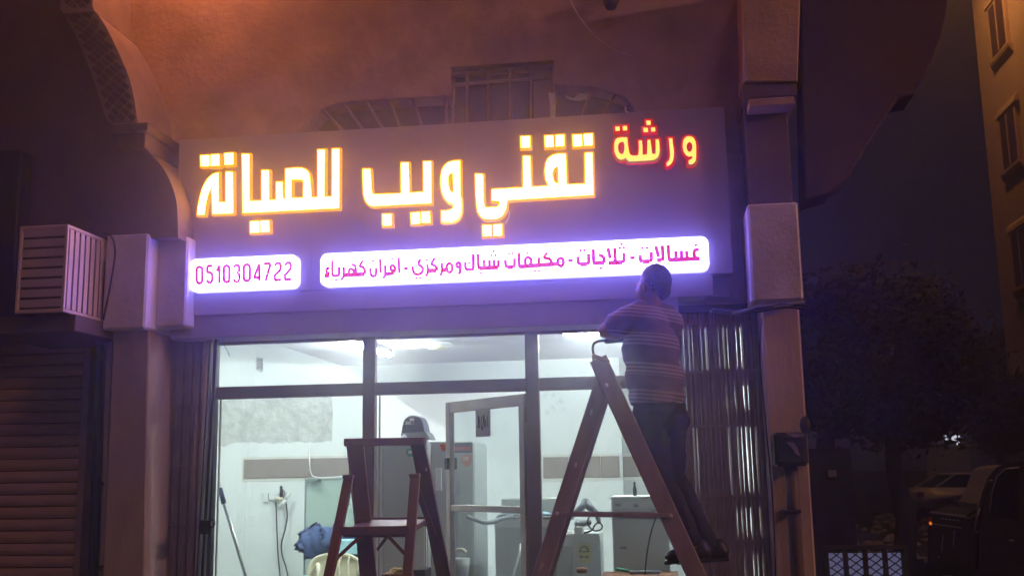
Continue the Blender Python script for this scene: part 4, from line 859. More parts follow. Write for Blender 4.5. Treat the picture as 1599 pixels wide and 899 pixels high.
t = thing('workbench', 'cluttered low bench with brown trays along the bottom of the right pane', 'bench', at(980, 899, 7.6))
zb2 = Z_(990, 897, 7.6); part('bench_top', MB().box(X_(940, 897, 7.6), X_(1060, 897, 7.6), 7.5, 7.85, zb2-.04, zb2), M['wood'], t, .004)
for x in (945, 1055): part('leg', MB().box(X_(x, 897, 7.6)-.02, X_(x, 897, 7.6)+.02, 7.6, 7.64, 0, zb2-.041), M['wood'], t)
part('tray', MB().caps(at(905, 890, 7.7), at(914, 890, 7.7), .022, .02), M['wood'], t, smooth=True); part('tool', MB().caps(at(965, 888, 7.65), at(985, 892, 7.65), .012, .01), M['green'], t, smooth=True); part('tool', MB().caps(at(985, 893, 7.62), at(1030, 893, 7.62), .012, .012), M['grey'], t, smooth=True)
# water bowl / fan base
t = thing('basin_tap', 'curved pale tap over a bucket behind the door glass', 'tap', at(715, 899, 7.6))
part('spout', MB().tube(smoothpath([at(712, 861, 7.62), at(717, 858, 7.62), at(724, 859, 7.62), at(728, 863, 7.62)], 4), .014, 8), M['cream'], t, smooth=True); part('bucket', MB().lathe([(.06, -.2), (.085, .0), (.08, .002)], at(716, 875, 7.7).x, 7.72, 18, Z_(716, 872, 7.7)), M['silver2'], t, smooth=True)
t = thing('coiled_rope', 'yellow rope coiled on a brown crate behind the platform ladder', 'rope', at(620, 899, 7.0))
for k in range(4): part('coil', MB().tube([at(616+k*3, 893, 7.1)+Vector((.03*math.cos(a), .03*math.sin(a), .02*math.sin(a+k))) for a in [j*PI/6 for j in range(12)]], .008, 6, closed=True), M['rope'], t, smooth=True)
mb = MB(); boxpx(mb, 645, 664, 889, 915, 7.1, 7.3); o = mb.build('crate', M['black'], None, .004); tag(o, 'dark crate beside the coiled rope', 'crate')
mb = MB(); boxpx(mb, 596, 645, 896, 930, 7.05, 7.35); o = mb.build('crate', M['wood'], None, .004); tag(o, 'brown wooden crate under the coiled rope', 'crate')
# chair with bag
Yc = 9.6
t = thing('plastic_chair', 'cream plastic armchair behind the left ladder legs', 'chair', at(530, 899, Yc))
def chair(px0, px1, Y, nm):
    arch = catpx([(px0, 900), (px0+1, 880), (px0+10, 872), (px0+28, 868.5), (px1-22, 869), (px1-6, 876), (px1, 900)], 4)
arc = [at(a_, b_2, Yc) for a_, b_2 in catpx([(485, 905), (486, 885), (494, 873), (512, 867), (530, 866), (548, 869), (560, 878), (563, 905)], 5)]
part('back_frame', MB().tube(arc, .03, 8, sq=.5), M['cream'], t, smooth=True)
part('backrest', MB().prism([(p.x, p.z) for p in arc], Yc+.012, Yc+.03), M['cream'], t, .003)
for x in (518, 531, 545): part('back_rib', MB().tube(smoothpath([at(x+2, 869, Yc-.01), at(x-1, 880, Yc-.012), at(x, 905, Yc-.01)], 3), .012, 6), M['cream'], t, smooth=True)
for x in (490, 560): part('arm', MB().tube(smoothpath([at(x, 893, Yc), at(x+4, 886, Yc-.15), at(x+8, 885, Yc-.35), at(x+8, 930, Yc-.4)], 4), .022, 8), M['cream'], t, smooth=True)
for x in (488, 562):
    part('leg', MB().tube([at(x, 905, Yc), (at(x, 905, Yc).x, Yc+.05, 0)], .02, 8), M['cream'], t); part('leg', MB().tube([at(x+8, 930, Yc-.4), (at(x+8, 930, Yc-.4).x, Yc-.42, 0)], .02, 8), M['cream'], t)
zs_ = .44; part('seat', MB().box(at(490, 900, Yc).x, at(560, 900, Yc).x, Yc-.42, Yc+.02, zs_-.02, zs_), M['cream'], t, .01)
t = thing('fabric_bundle', 'heap of crumpled blue cloth above the cream plastic chair', 'cloth', at(515, 870, Yc+.3))
mb = MB()
for k in range(16): mb.ell(at(482+k*5.6, 848+12*noise.noise(Vector((k*.7, 0, 0)))+random.uniform(-8, 8), Yc+.35+random.uniform(-.05, .05)), (.12, .10, random.uniform(.10, .16)), 12, 8)
voxel(mb, 'cloth_heap', M['blue'], t, .014, 2, lambda c: .10*abs(noise.noise(Vector((c.x*9, c.y*5, c.z*3.5))))-.045+.03*abs(noise.noise(c*14)))
part('shelf', MB().box(X_(478, 870, Yc+.4), X_(590, 870, Yc+.4), Yc+.2, Yc+.7, .60, .66), M['cyan'], t)
mb = MB(); boxpx(mb, 528, 566, 842, 866, Yc+.15, Yc+.22); o = mb.build('plastic_tub', M['cyan'], None, .01); tag(o, 'pale turquoise plastic tub above the chair back', 'tub')
t = thing('mop', 'mop with a blue grip and grey pole leaning inside the left window', 'mop', at(385, 899, 7.4))
Ym = 7.6
part('grip', MB().tube([at(344, 762, Ym), at(350, 786, Ym)], [.017, .02], 10), M['blue'], t, smooth=True); c = at(343.5, 758, Ym)
part('loop', MB().tube([c+Vector((.012*math.cos(a), 0, .02*math.sin(a))) for a in [k*PI/6 for k in range(12)]], .004, 6, closed=True), M['wpaper'], t, smooth=True)
part('pole', MB().tube([at(350, 785, Ym), at(384, 899, Ym-.02), at(440, 1085, Ym-.06)], .0135, 10), M['silver'], t, smooth=True)
c = at(440, 1085, Ym-.06); part('mop_head', MB().ell(c+Vector((0, 0, .0)), (.09, .06, .06)), M['wpaper'], t, smooth=True)
# glass sheet leaning by the corner
xg = X_(478, 800, 10.2); t = thing('glass_sheet', 'tall greenish glass sheet standing in front of the blue cloth', 'glass', (xg, 10.2, 0))
M['sheet'] = glass('green_sheet_glass', (0.74, 0.82, 0.78), 0.05); part('pane', MB().box(xg, X_(566, 800, 10.2), 10.2, 10.206, .02, Z_(500, 747, 10.2)), M['sheet'], t); part('glass_edge', MB().box(xg-.014, xg-.0005, 10.195, 10.21, .02, Z_(500, 747, 10.2)), M['grey'], t)
o = MB().tube(smoothpath([at(484, 690, YB-.04), at(483.5, 715, YB-.05), at(486, 738, YB-.06), at(494, 745, YB-.06), at(520, 745, YB-.05), at(548, 742, YB-.05)], 5), .007, 6).build('power_cable', M['wpaper'], None, smooth=True); tag(o, 'white cable looping across the long brown tiles', 'cable')
mb = MB(); boxpx(mb, 479, 496, 748, 753, YB-.12, YB-.0); o = mb.build('hook_bracket', M['grey'], None, .004); tag(o, 'small grey bracket below the end of the long brown tiles', 'bracket')
part('switch_plate', MB().box(X_(388, 710, YB), X_(404, 710, YB), YB-.012, YB, Z_(396, 713, YB), Z_(396, 697, YB)), M['white'], shop, .003)

# ================================================================== LADDERS
# platform ladder (left)
pl = thing('platform_ladder', 'maroon platform stepladder with a tall handrail in front of the open door', 'ladder', (-1.45, 5.3, GZ))
def ext(p, q, z):  # extend p->q down to height z
    p, q = Vector(p), Vector(q); t_ = (z-p.z)/(q.z-p.z); return p+(q-p)*t_
def channel(p, q, w_, d_, side, nm, par, m_, th=.006):
    """U-channel rail: web with two flanges"""
    p, q = Vector(p), Vector(q); dr = (q-p).normalized(); sd = Vector(side); sd = (sd-dr*sd.dot(dr)).normalized(); u = dr.cross(sd)
    mb = MB(); mb.bar(p, q, w_, th, side=sd)
    for s_ in (-1, 1):
        off = u*s_*(w_/2-th/2)+sd*(d_/2); mb.bar(p+off, q+off, th, d_, side=sd)
    return part(nm, mb, m_, par)
RL0, RL1 = at(556, 690, 5.50), at(577, 899, 5.80); RR0, RR1 = at(652, 686, 5.55), at(694, 899, 5.85)
LL0, LL1 = at(545, 746, 5.42), at(514, 899, 5.15); LR0, LR1 = at(649, 744, 5.46), at(637, 899, 5.18)
for nm, a_, b_, w_ in (('rail', RL0, RL1, .082), ('rail', RR0, RR1, .082)):
    part(nm, MB().bar(a_, ext(a_, b_, GZ), w_, .022, side=(0.2, -1, 0)), M['ladder'], pl, .003)
    s_ = 1 if a_ is RL0 else -1
    e = Vector((s_*.0395, 0, 0)); part('rail_flange', MB().bar(a_-e+Vector((0, -.018, 0)), ext(a_, b_, GZ)-e+Vector((0, -.018, 0)), .006, .035, side=(0, -1, 0)), M['ladder'], pl)
for a_, b_ in ((LL0, LL1), (LR0, LR1)):
    part('leg', MB().bar(a_, ext(a_, b_, GZ), .050, .025, side=(0, -1, 0)), M['ladder'], pl, .003)
    part('leg_cap', MB().box(a_.x-.030, a_.x+.026, a_.y-.02, a_.y+.02, a_.z-.005, a_.z+.016), M['ladder'], pl, .004)
part('handrail', MB().bar(at(538, 691, 5.5), at(666, 689, 5.55), .042, .03, side=(0, 1, 0)), M['ladder'], pl, .003)
part('platform', MB().hexa([at(566, 811, 5.72), at(667, 810, 5.75), at(636, 829, 5.30), at(536, 830, 5.28)], [p-Vector((0, 0, .03)) for p in (at(566, 811, 5.72), at(667, 810, 5.75), at(636, 829, 5.30), at(536, 830, 5.28))]), M['ladder'], pl, .003)
part('cross_bar', MB().bar(at(530, 829, 5.26), at(640, 827, 5.29), .042, .02, side=(0, 1, 0)), M['ladder'], pl, .002)
part('cross_bar', MB().bar(at(566, 815, 5.73), at(668, 814, 5.76), .05, .02, side=(0, 1, 0)), M['ladder'], pl, .002)
for a_, b_ in (((563, 837, 5.27), (525, 873, 5.22)), ((606, 836, 5.27), (634, 866, 5.23)), ((605, 838, 5.5), (590, 858, 5.72)), ((668, 822, 5.75), (690, 840, 5.8))): part('brace', MB().bar(at(*a_), at(*b_), .018, .006, side=(0, 1, 0)), M['ladder'], pl, .001)
for p, q in ((at(547, 700, 5.47), at(541, 760, 5.40)), ): part('brace', MB().bar(at(650, 760, 5.48), at(678, 835, 5.66), .03, .006, side=(0, 1, 0)), M['ladder'], pl, .001)
for k in range(1, 4):
    z = k*.30; p = ext(RL0, RL1, z); q = ext(RR0, RR1, z); part('step', MB().bar(p, q, .025, .08, side=(0, 1, 0)), M['ladder'], pl, .003)
    p = ext(LL0, LL1, z); q = ext(LR0, LR1, z); part('cross_bar', MB().bar(p, q, .02, .012, side=(0, 1, 0)), M['ladder'], pl, .002)
part('paint_mark', MB().ell(at(667, 733, 5.55)+Vector((0, -.014, 0)), (.005, .003, .009), 8, 6), M['scuff'], pl)
# tall A ladder with the man
tl_ = thing('step_ladder', 'tall worn brown A-frame ladder the man stands on', 'ladder', (-.35, 5.9, GZ))
yn, yf = 5.62, 5.98
top = at(948, 603, yn)
for yy in (yn, yf):
    dx = 0
    A0 = at(934, 560, yn)+Vector((0, yy-yn, 0)); A1 = at(1088, 899, yn)+Vector((0, yy-yn, 0))
    part('rail', MB().bar(A0, ext(A0, A1, GZ), .098 if yy == yn else .085, .025, side=(0, 1, 0)), M['ladder2'], tl_, .004)
    B0 = at(938, 600, yn)+Vector((0.005, yy-yn+.028, 0)); B1 = at(843, 899, yn)+Vector((0, yy-yn+.028, 0))
    part('leg', MB().bar(B0+(B0-B1).normalized()*.03, ext(B0, B1, GZ), .082, .022, side=(0, 1, 0)), M['ladder2'], tl_, .004)
    if yy == yn: AA0, AA1, BB0, BB1 = A0, A1, B0, B1
part('top_cap', MB().bar(at(939, 569, yn)+Vector((-.0, -.02, .03)), at(939, 569, yf)+Vector((0, .02, 0)), .10, .02, side=(.4, 0, .9)), M['ladder2'], tl_, .004)
zz2 = .28
while zz2 < 2.0:
    p = ext(AA0, AA1, zz2); part('step', MB().box(p.x-.045, p.x+.045, yn+.013, yf-.013, p.z-.014, p.z+.014), M['ladder2'], tl_, .004)
    if zz2 < 1.9: p = ext(BB0, BB1, zz2); part('cross_bar', MB().box(p.x-.02, p.x+.02, yn+.04, yf-.0, p.z-.01, p.z+.01), M['ladder2'], tl_, .003)
    zz2 += .30
part('spreader', MB().bar(at(868, 803, yn-.02), at(1050, 805, yn-.02), .022, .008, side=(0, 1, 0)), M['ladder2'], tl_, .002)
part('spreader', MB().bar(at(868, 801, yf+.05), at(1050, 803, yf+.05), .022, .008, side=(0, 1, 0)), M['ladder2'], tl_, .002)
for x, y in ((871, 801), (1048, 805), (948, 602)): part('bolt', MB().lathe([(.010, 0), (.010, -.012), (.004, -.016)], at(x, y, yn).x, yn-.026, 10, at(x, y, yn).z, 'y'), M['scuff'], tl_)
for q in ([(923, 640), (926, 639), (925, 647), (922, 648)], [(898, 723), (902, 721), (901, 729), (897, 730)], [(841, 889), (846, 880), (851, 879), (842, 893)]): part('paint_mark', MB().prism(xz(q, yn+.012), yn+.010, yn+.016), M['scuff'], tl_)

# ================================================================== MAN ON THE LADDER
MY = 5.80
man = thing('person', 'man in striped shirt and dark trousers standing on the tall ladder, working below the sign', 'person', at(1085, 868, MY))
A = lambda x, y, d=0: at(x, y, MY+d)
# body: one continuous surface (head, neck, torso core, arms, legs)
mb = MB()
hc = A(1021, 444, .0); rotH = Matrix.Rotation(math.radians(0), 3, 'Z')
mb.ell(hc+Vector((.008, 0, .012)), (.083, .078, .092), 24, 16)                 # skull
mb.ell(A(1007, 456), (.045, .058, .062), 16, 12)                # jaw / face turned left and away
mb.caps(A(999, 452, .0), A(996, 458, .0), .018, .013, 10)            # cheek to nose
mb.ell(A(994.5, 455, .03), (.012, .010, .014), 10, 8)
mb.ell(A(998, 464, .02), (.018, .02, .012), 10, 8)              # lips
mb.ell(A(1002, 470, .02), (.022, .026, .016), 12, 8)            # chin
mb.ell(A(996, 445, .02), (.012, .03, .010), 10, 8)              # brow
mb.ell(A(1003, 452, -.088), (.015, .011, .029), 12, 8); mb.ell(A(1002, 447, -.092), (.014, .008, .014), 10, 8)       # ear
mb.ell(A(1004.5, 448, -.078), (.010, .006, .012), 10, 8)
mb.caps(A(1017, 462, .0), A(1017, 484, .0), .052, .060, 14)     # neck
mb.caps(A(1014, 520), A(1024, 610), .095, .095, 16)
SL, EL, HL = A(982, 494, -.06), A(946, 517, -.02), A(985, 532, .22)
SR, ER, HR = A(1048, 504, .06), A(1038, 552, .24), A(1000, 540, .30)
mb.caps(SL, EL, .052, .043, 12); mb.caps(EL, HL, .042, .028, 12); mb.caps(SR, ER, .052, .042, 12); mb.caps(ER, HR, .040, .027, 12)
def hand(mb, wrist, dirv, up, curl=.6):
    d = dirv.normalized(); u = (up-d*up.dot(d)).normalized(); s_ = d.cross(u)
    pc = wrist+d*.045; mb.caps(wrist, wrist+d*.03, .026, .03, 10)
    for k, (o_, ln) in enumerate(((-.030, .062), (-.010, .072), (.010, .068), (.029, .054))):
        b0 = wrist+d*.035+s_*o_; b1 = b0+d*.045; b2 = b1+(d*(1-curl)-u*curl)*ln*.55; b3 = b2+(-u*.8-d*(curl-.4))*ln*.45
        mb.caps(b0, b1, .014, .0105, 8); mb.caps(b1, b2, .0100, .0088, 8); mb.caps(b2, b3, .0088, .0072, 8)
    t0 = wrist+d*.02-s_*.028; t1 = t0+d*.032-s_*.022-u*.012; t2 = t1+d*.03-u*.014
    mb.caps(t0, t1, .013, .011, 8); mb.caps(t1, t2, .011, .009, 8)
hand(mb, HL, (HL-EL).normalized()*.6+Vector((.1, 0, .8)), Vector((0, 1, 0)), .55)
hand(mb, HR, Vector((-.3, .3, .6)), Vector((0, 1, 0)), .55)
HP1, HP2 = A(1012, 655, -.04), A(1043, 655, .05)
K1, K2 = A(1030, 748, -.02), A(1050, 742, .10)
N1, N2 = A(1081, 842, -.02), A(1104, 845, .10)
mb.caps(HP1, K1, .085, .055, 14); mb.caps(HP2, K2, .088, .055, 14); mb.caps(K1, N1, .05, .034, 12); mb.caps(K2, N2, .05, .034, 12)
FT = []
for N_, hx, tx, dy in ((N1, 1096, 1044, -.02), (N2, 1124, 1062, .10)):
    h0 = A(hx, 861, dy); t0 = A(tx+14, 867, dy); mb.caps(N_, h0.lerp(t0, .18), .036, .036, 10); mb.caps(h0, h0.lerp(t0, .5), .030, .030, 10); mb.caps(h0.lerp(t0, .5), t0, .032, .026, 10)
    for k in range(5): q = t0+Vector((-.0, -.030+.015*k, -.006)); mb.caps(q, q+Vector((-.040+.004*k, 0, -.002)), .011-.0008*k, .0088-.0006*k, 8)
    FT.append((h0, t0))
body = voxel(mb, 'body', M['skin'], man, .0065, 3)
# hair: cap over the skull
mb = MB(); mb.ell(hc+Vector((.016, 0, .020)), (.086, .085, .094), 24, 16)
mb.ell(hc+Vector((.048, .0, -.035)), (.046, .066, .055), 20, 12)
voxel(mb, 'hair', M['hair'], man, .006, 2, lambda c: .004*noise.noise(c*45)+.004*noise.noise(c*95))
# shirt
mb = MB()
mb.caps(A(1000, 490, -.02), A(1040, 496, .04), .075, .078, 16)
mb.ell(A(1010, 505), (.125, .13, .11), 20, 14); mb.ell(A(1016, 545, .0), (.158, .135, .16), 20, 14); mb.ell(A(1022, 590, .0), (.160, .13, .15), 20, 14); mb.ell(A(1026, 618, .0), (.160, .13, .085), 20, 14)
mb.caps(SL+Vector((.02, 0, -.005)), SL.lerp(EL, .55), .075, .066, 14); mb.caps(SR, SR.lerp(ER, .62), .074, .062, 14)
mb.tube([A(1026, 600), A(1028, 632)], [.150, .158], 20, sq=.86)
mb.tube([A(1014, 484, 0), A(1012, 474, 0)], [.072, .062], 16)
wr = lambda c: .010*noise.noise(Vector((c.x*7, c.y*7, c.z*16)))+.006*noise.noise(Vector((c.x*20+c.z*10, c.y*14, c.z*22)))
voxel(mb, 'shirt', M['shirt'], man, .0075, 3, wr)
# trousers
mb = MB()
mb.ell(A(1030, 648, .0), (.148, .125, .10), 20, 14); mb.ell(A(1048, 655, .0), (.105, .12, .10), 18, 12); mb.tube([A(1027, 622), A(1029, 645)], [.142, .15], 20, sq=.86)
mb.caps(HP1, K1, .098, .075, 14); mb.caps(HP2, K2, .100, .075, 14); mb.caps(K1, N1+Vector((0, 0, .0)), .074, .054, 14); mb.caps(K2, N2, .072, .056, 14)
mb.caps(A(1068, 633, .02), A(1069, 642, .02), .014, .014, 8)
voxel(mb, 'trousers', M['trouser'], man, .008, 3, lambda c: .010*noise.noise(Vector((c.x*12, c.y*12, c.z*9)))+.004*noise.noise(c*30))
for h0, t0 in FT:
    mb = MB(); mb.caps(h0+Vector((.01, 0, .0)), h0.lerp(t0, .5), .043, .040, 14); mb.caps(h0.lerp(t0, .5), t0+Vector((-.025, 0, -.002)), .043, .034, 14); mb.ell(t0+Vector((-.02, 0, -.005)), (.05, .046, .030), 16, 10); mb.ell(h0+Vector((-.005, 0, .025)), (.045, .040, .045), 14, 10)
    so_ = voxel(mb, 'shoe', M['sandal'], man, .007, 3)
    d_ = (t0-h0); MB().prism([(h0.x+.047, h0.z-.046), (t0.x-.07, t0.z-.046), (t0.x-.072, t0.z-.028), (h0.x+.048, h0.z-.028)], h0.y-.043, h0.y+.043).build('sole', M['black'], so_, bevel=.006)
# tool in the hand with its wire
t = thing('soldering_tool', 'black hand tool with a curved cable above the ladder top', 'tool', A(960, 530, .05))
part('handle', MB().caps(A(948, 533, .06), A(985, 527, .12), .016, .024, 12), M['black'], t, smooth=True)
part('tip', MB().tube(smoothpath([A(948, 532.5, .06), A(936, 533, .04), A(928, 537, .03), A(926, 545, .02), A(928, 557, .0)], 5), .0075, 8), M['black'], t, smooth=True)

# ================================================================== RIGHT SIDE, THE STREET BEYOND
# dark lobed arch wing of the building
pts = [(1248, -80), (1483, -80), (1480, 10), (1470, 60), (1445, 120), (1428, 132), (1430, 148), (1405, 152), (1385, 180), (1362, 215), (1342, 250), (1322, 282), (1305, 292), (1300, 300), (1258, 312)]
AYW = 7.4
M['wing'] = mat('shade_dark_render', (0.05, 0.033, 0.033), 0.9, var=0.2, scale=2)  # unlit brown stucco, its night shade put into the base colour
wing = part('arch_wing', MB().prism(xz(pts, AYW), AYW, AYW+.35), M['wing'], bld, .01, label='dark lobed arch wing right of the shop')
# building at far right: face turned to the street
FX = at(1575, 583, 33).x; fy0 = 33.0
fb = thing('apartment_building', 'tan apartment block with hooded windows at the right edge', 'building', (FX+4, 24, 0))
zb_0 = at(1575, 583, 33).z
mb = MB().box(FX, FX+9, 18, fy0, zb_0, 26); part('wall', mb, M['bldg'], fb)
part('soffit_edge', MB().box(FX-.06, FX+9, 17.9, fy0+.05, zb_0-.12, zb_0-.001), M['bldg'], fb, .01)
part('ground_floor', MB().box(FX+1.2, FX+9, 18, fy0-1, -.4, zb_0-.121), M['stucco_dark'], fb)
def hoodwin(yc, zc, w_=1.2, h_=1.7):
    wn = part('window', MB().box(FX-.10, FX-.001, yc-w_/2-.12, yc+w_/2+.12, zc-h_/2, zc+h_/2), M['bldg'], fb, .01)
    MB().box(FX-.108, FX-.101, yc-w_/2, yc+w_/2, zc-h_/2+.1, zc+h_/2-.1).build('pane', M['darkglass'], wn)
    for dy in (0,): MB().box(FX-.125, FX-.109, yc+dy-.03, yc+dy+.03, zc-h_/2+.1, zc+h_/2-.1).build('frame', M['bldg'], wn)
    MB().prism([(FX-.14, zc+h_/2), (FX-.001, zc+h_/2), (FX-.001, zc+h_/2+.28), (FX-.12, zc+h_/2+.14)], yc-w_/2-.3, yc+w_/2+.3).build('hood', M['bldg'], wn)
    MB().prism([(FX-.14, zc-h_/2-.02), (FX-.001, zc-h_/2-.02), (FX-.001, zc-h_/2-.3), (FX-.11, zc-h_/2-.12)], yc-w_/2-.25, yc+w_/2+.25).build('sill', M['bldg'], wn)
for dy in (2.3, 5.8, 9.3, 12.8):
    for zc in (7.3, 10.75, 14.2, 17.65): hoodwin(fy0-dy, zc)
# tree behind the right pillar
def crown(name, c, rx, ry, rz, n_, size, m_, par, clumps=26):
    cl = []
    for i in range(clumps):
        while True:
            v = Vector((random.uniform(-1, 1), random.uniform(-1, 1), random.uniform(-.9, 1)))
            if .35 < v.length < 1: break
        cl.append((Vector((v.x*rx, v.y*ry, v.z*rz)), random.uniform(.28, .5)))
    vs, fs = [], []
    for i in range(n_):
        cc, rr = random.choice(cl); d = Vector((random.gauss(0, 1), random.gauss(0, 1), random.gauss(0, .8)))*rr*.42*(rx+rz)/2
        p = c+cc*.92+d; a = Vector((random.gauss(0, 1), random.gauss(0, 1), random.gauss(0, .6))).normalized()*size*random.uniform(.6, 1.3); b_ = a.orthogonal().normalized()*size*.5
        k = len(vs); vs += [p-a, p+b_, p+a, p-b_]; fs.append((k, k+1, k+2, k+3))
    me = bpy.data.meshes.new(name); o0 = ORG[par.name]; me.from_pydata([tuple(v-o0) for v in vs], [], fs); me.materials.append(m_)
    o = bpy.data.objects.new(name, me); C.objects.link(o); o.parent = par; ORG[o.name] = o0; return o, cl
def tree(px, Y, pyt, pyb, wpx, label, n_=9000, size=.09):
    x = X_(px, 650, Y); ctop = Z_(px, pyt, Y); cb = Z_(px, pyb, Y); rx = wpx/2/1640*Y*.86; c = Vector((x, Y, (ctop+cb)/2)); rz = (ctop-cb)/2*.9
    t = thing('tree', label, 'tree', (x, Y, -.4))
    mb = MB(); mb.tube(smoothpath([(x, Y, -.4), (x+.1, Y, .6), (x-.05, Y+.1, 1.6), (c.x+.1, c.y, c.z-rz*.2)], 4), [.26-.011*i for i in range(13)], 10)
    part('trunk', mb, M['bark'], t, smooth=True)
    o, cl = crown('crown', c, rx, rx*.9, rz, n_, size, M['leaf'], t)
    for cc, rr in cl[:7]: part('limb', MB().tube(smoothpath([(c.x+.02, c.y, c.z-rz*.5), c+cc*.4-Vector((0, 0, rz*.15)), c+cc*.9], 3), [.09, .08, .07, .055, .045, .03, .02], 7), M['bark'], t, smooth=True)
tree(1395, 24, 372, 700, 320, 'large rounded dark tree between the shop and the apartment block', 15000, .12)
tree(1290, 19, 400, 740, 150, 'smaller dark tree directly beside the right pillar', 7000, .10)
tree(1560, 40, 500, 735, 130, 'distant dark tree under the apartment block', 5000, .14)
# far boundary wall, its lamps
t = thing('boundary_wall', 'grey boundary wall dimly lit behind the white car', 'wall', at(1485, 760, 46))
mb = MB().box(X_(1450, 740, 46), X_(1518, 740, 46), 46, 46.3, -.4, Z_(1480, 700, 46)); part('wall_face', mb, M['cap'], t); part('coping', MB().box(X_(1448, 740, 46), X_(1520, 740, 46), 45.95, 46.35, Z_(1480, 700, 46)+.001, Z_(1480, 700, 46)+.12), M['cap'], t, .02)
part('wall_face', MB().box(X_(1270, 740, 48), X_(1449, 740, 48), 48, 48.3, -.4, Z_(1400, 735, 48)), M['stucco_dark'], t)
for (x, y, w_, h_, lab) in ((1472, 680, 9, 7, 'leftmost of the bright white lamps shining through the tree'), (1487, 679.5, 8, 8, 'middle one of the bright white lamps shining through the tree'), (1496, 680, 3.5, 5, 'narrow rightmost bright lamp shining through the tree'), (1495, 690, 5, 6, 'pale lamp glow just below the row of bright lamps')):
    t = thing('street_lamp', lab, 'lamp', at(x, y, 46), group='bright lamps shining through the tree')
    p = at(x, y, 46); q = at(x+w_, y+h_, 46)
    part('lamp_glass', MB().box(p.x, q.x, 46, 46.1, q.z, p.z), E_['far'], t, .01); part('lamp_housing', MB().box(p.x-.03, q.x+.03, 46.11, 46.25, q.z-.03, p.z+.05), M['black'], t)
    part('post', MB().tube([(q.x, 46.2, q.z-.02), (q.x, 46.2, Z_(1480, 700, 46)+.12)], .03, 6), M['black'], t)
# rubble and debris on the ground
mb = MB()
for k in range(160):
    p = at(random.uniform(1265, 1500), random.uniform(800, 858), 20); d = ray(random.uniform(1262, 1520), random.uniform(802, 880)); tt = (-.4-EYE)/d.z; p = Vector((0, 0, EYE))+d*tt
    mb.ell(p+Vector((0, 0, .03)), (random.uniform(.05, .22), random.uniform(.05, .22), random.uniform(.04, .12)), 6, 4, Matrix.Rotation(random.uniform(0, 3), 3, 'Z'))
o = mb.build('rubble', M['cap']); tag(o, 'scattered stones and rubble on the dark ground', 'rubble', kind='stuff')
for (x, y, lab) in ((1300, 798, 'pale upright stone nearest the right pillar'), (1325, 793, 'tilted pale stone behind the upright one')):
    d = ray(x, y+4); tt = (-.4-EYE)/d.z; p = Vector((0, 0, EYE))+d*tt
    o = MB().ell(p+Vector((0, 0, .12)), (.12, .1, .25), 10, 8, Matrix.Rotation(.4 if x > 1310 else 0, 3, 'Y')).build('stone', M['cap'], None, smooth=False); tag(o, lab, 'stone')
mb = MB(); boxpx(mb, 1293, 1307, 734, 745, 12, 12.04); o = mb.build('wall_plate', M['paper'], None, .002); tag(o, 'small grey plate in the dark right of the meter box', 'sign')
part('wall_face', MB().box(X_(1262, 740, 12.1), X_(1330, 740, 12.1), 12.05, 12.3, -.4, Z_(1300, 700, 12.1)), M['wing'], thing('garden_wall', 'low dark wall beside the right pillar', 'wall', at(1300, 800, 12.1)))
# lattice fence
LY = 9.0
t = thing('lattice_fence', 'low lattice fence with four self-glowing pale panels at the bottom right', 'fence', at(1350, 899, LY))
zt5 = Z_(1350, 864, LY); zb5 = Z_(1350, 940, LY)
for x0_, x1_ in ((1297, 1319), (1326, 1350), (1357, 1381), (1388, 1410)):
    a_, b_ = X_(x0_, 880, LY), X_(x1_, 880, LY)
    pn = part('panel', MB().box(a_, b_, LY+.05, LY+.06, zb5, zt5), E_['glowpanel'], t)
    for k in range(-3, 6):
        for s_ in (1, -1):
            z_ = zb5+k*.065; w_ = b_-a_; p, q = Vector((a_, LY+.02, z_)), Vector((b_, LY+.02, z_+w_*.7))
            if s_ < 0: p, q = Vector((a_, LY+.03, z_+w_*.7)), Vector((b_, LY+.03, z_))
            def clip(p, q):
                for lim, up_ in ((zt5, True), (zb5, False)):
                    if (p.z > lim) == up_ and (q.z > lim) == up_: return None
                    if (p.z > lim) == up_ : p = p+(q-p)*((lim-p.z)/(q.z-p.z))
                    elif (q.z > lim) == up_: q = p+(q-p)*((lim-p.z)/(q.z-p.z))
                return p, q
            cq = clip(p, q)
            if cq and (cq[0]-cq[1]).length > .02: MB().bar(cq[0], cq[1], .009, .006).build('lattice_strip', M['black'], pn)
for x in (1292, 1322, 1353, 1384, 1415): xx = X_(x, 880, LY); part('post', MB().box(xx-.018, xx+.018, LY, LY+.07, -.4, zt5+.03), M['black'], t, .003)
part('rail', MB().box(X_(1290, 880, LY), X_(1417, 880, LY), LY-.01, LY+.075, zt5+.031, zt5+.06), M['black'], t, .003)

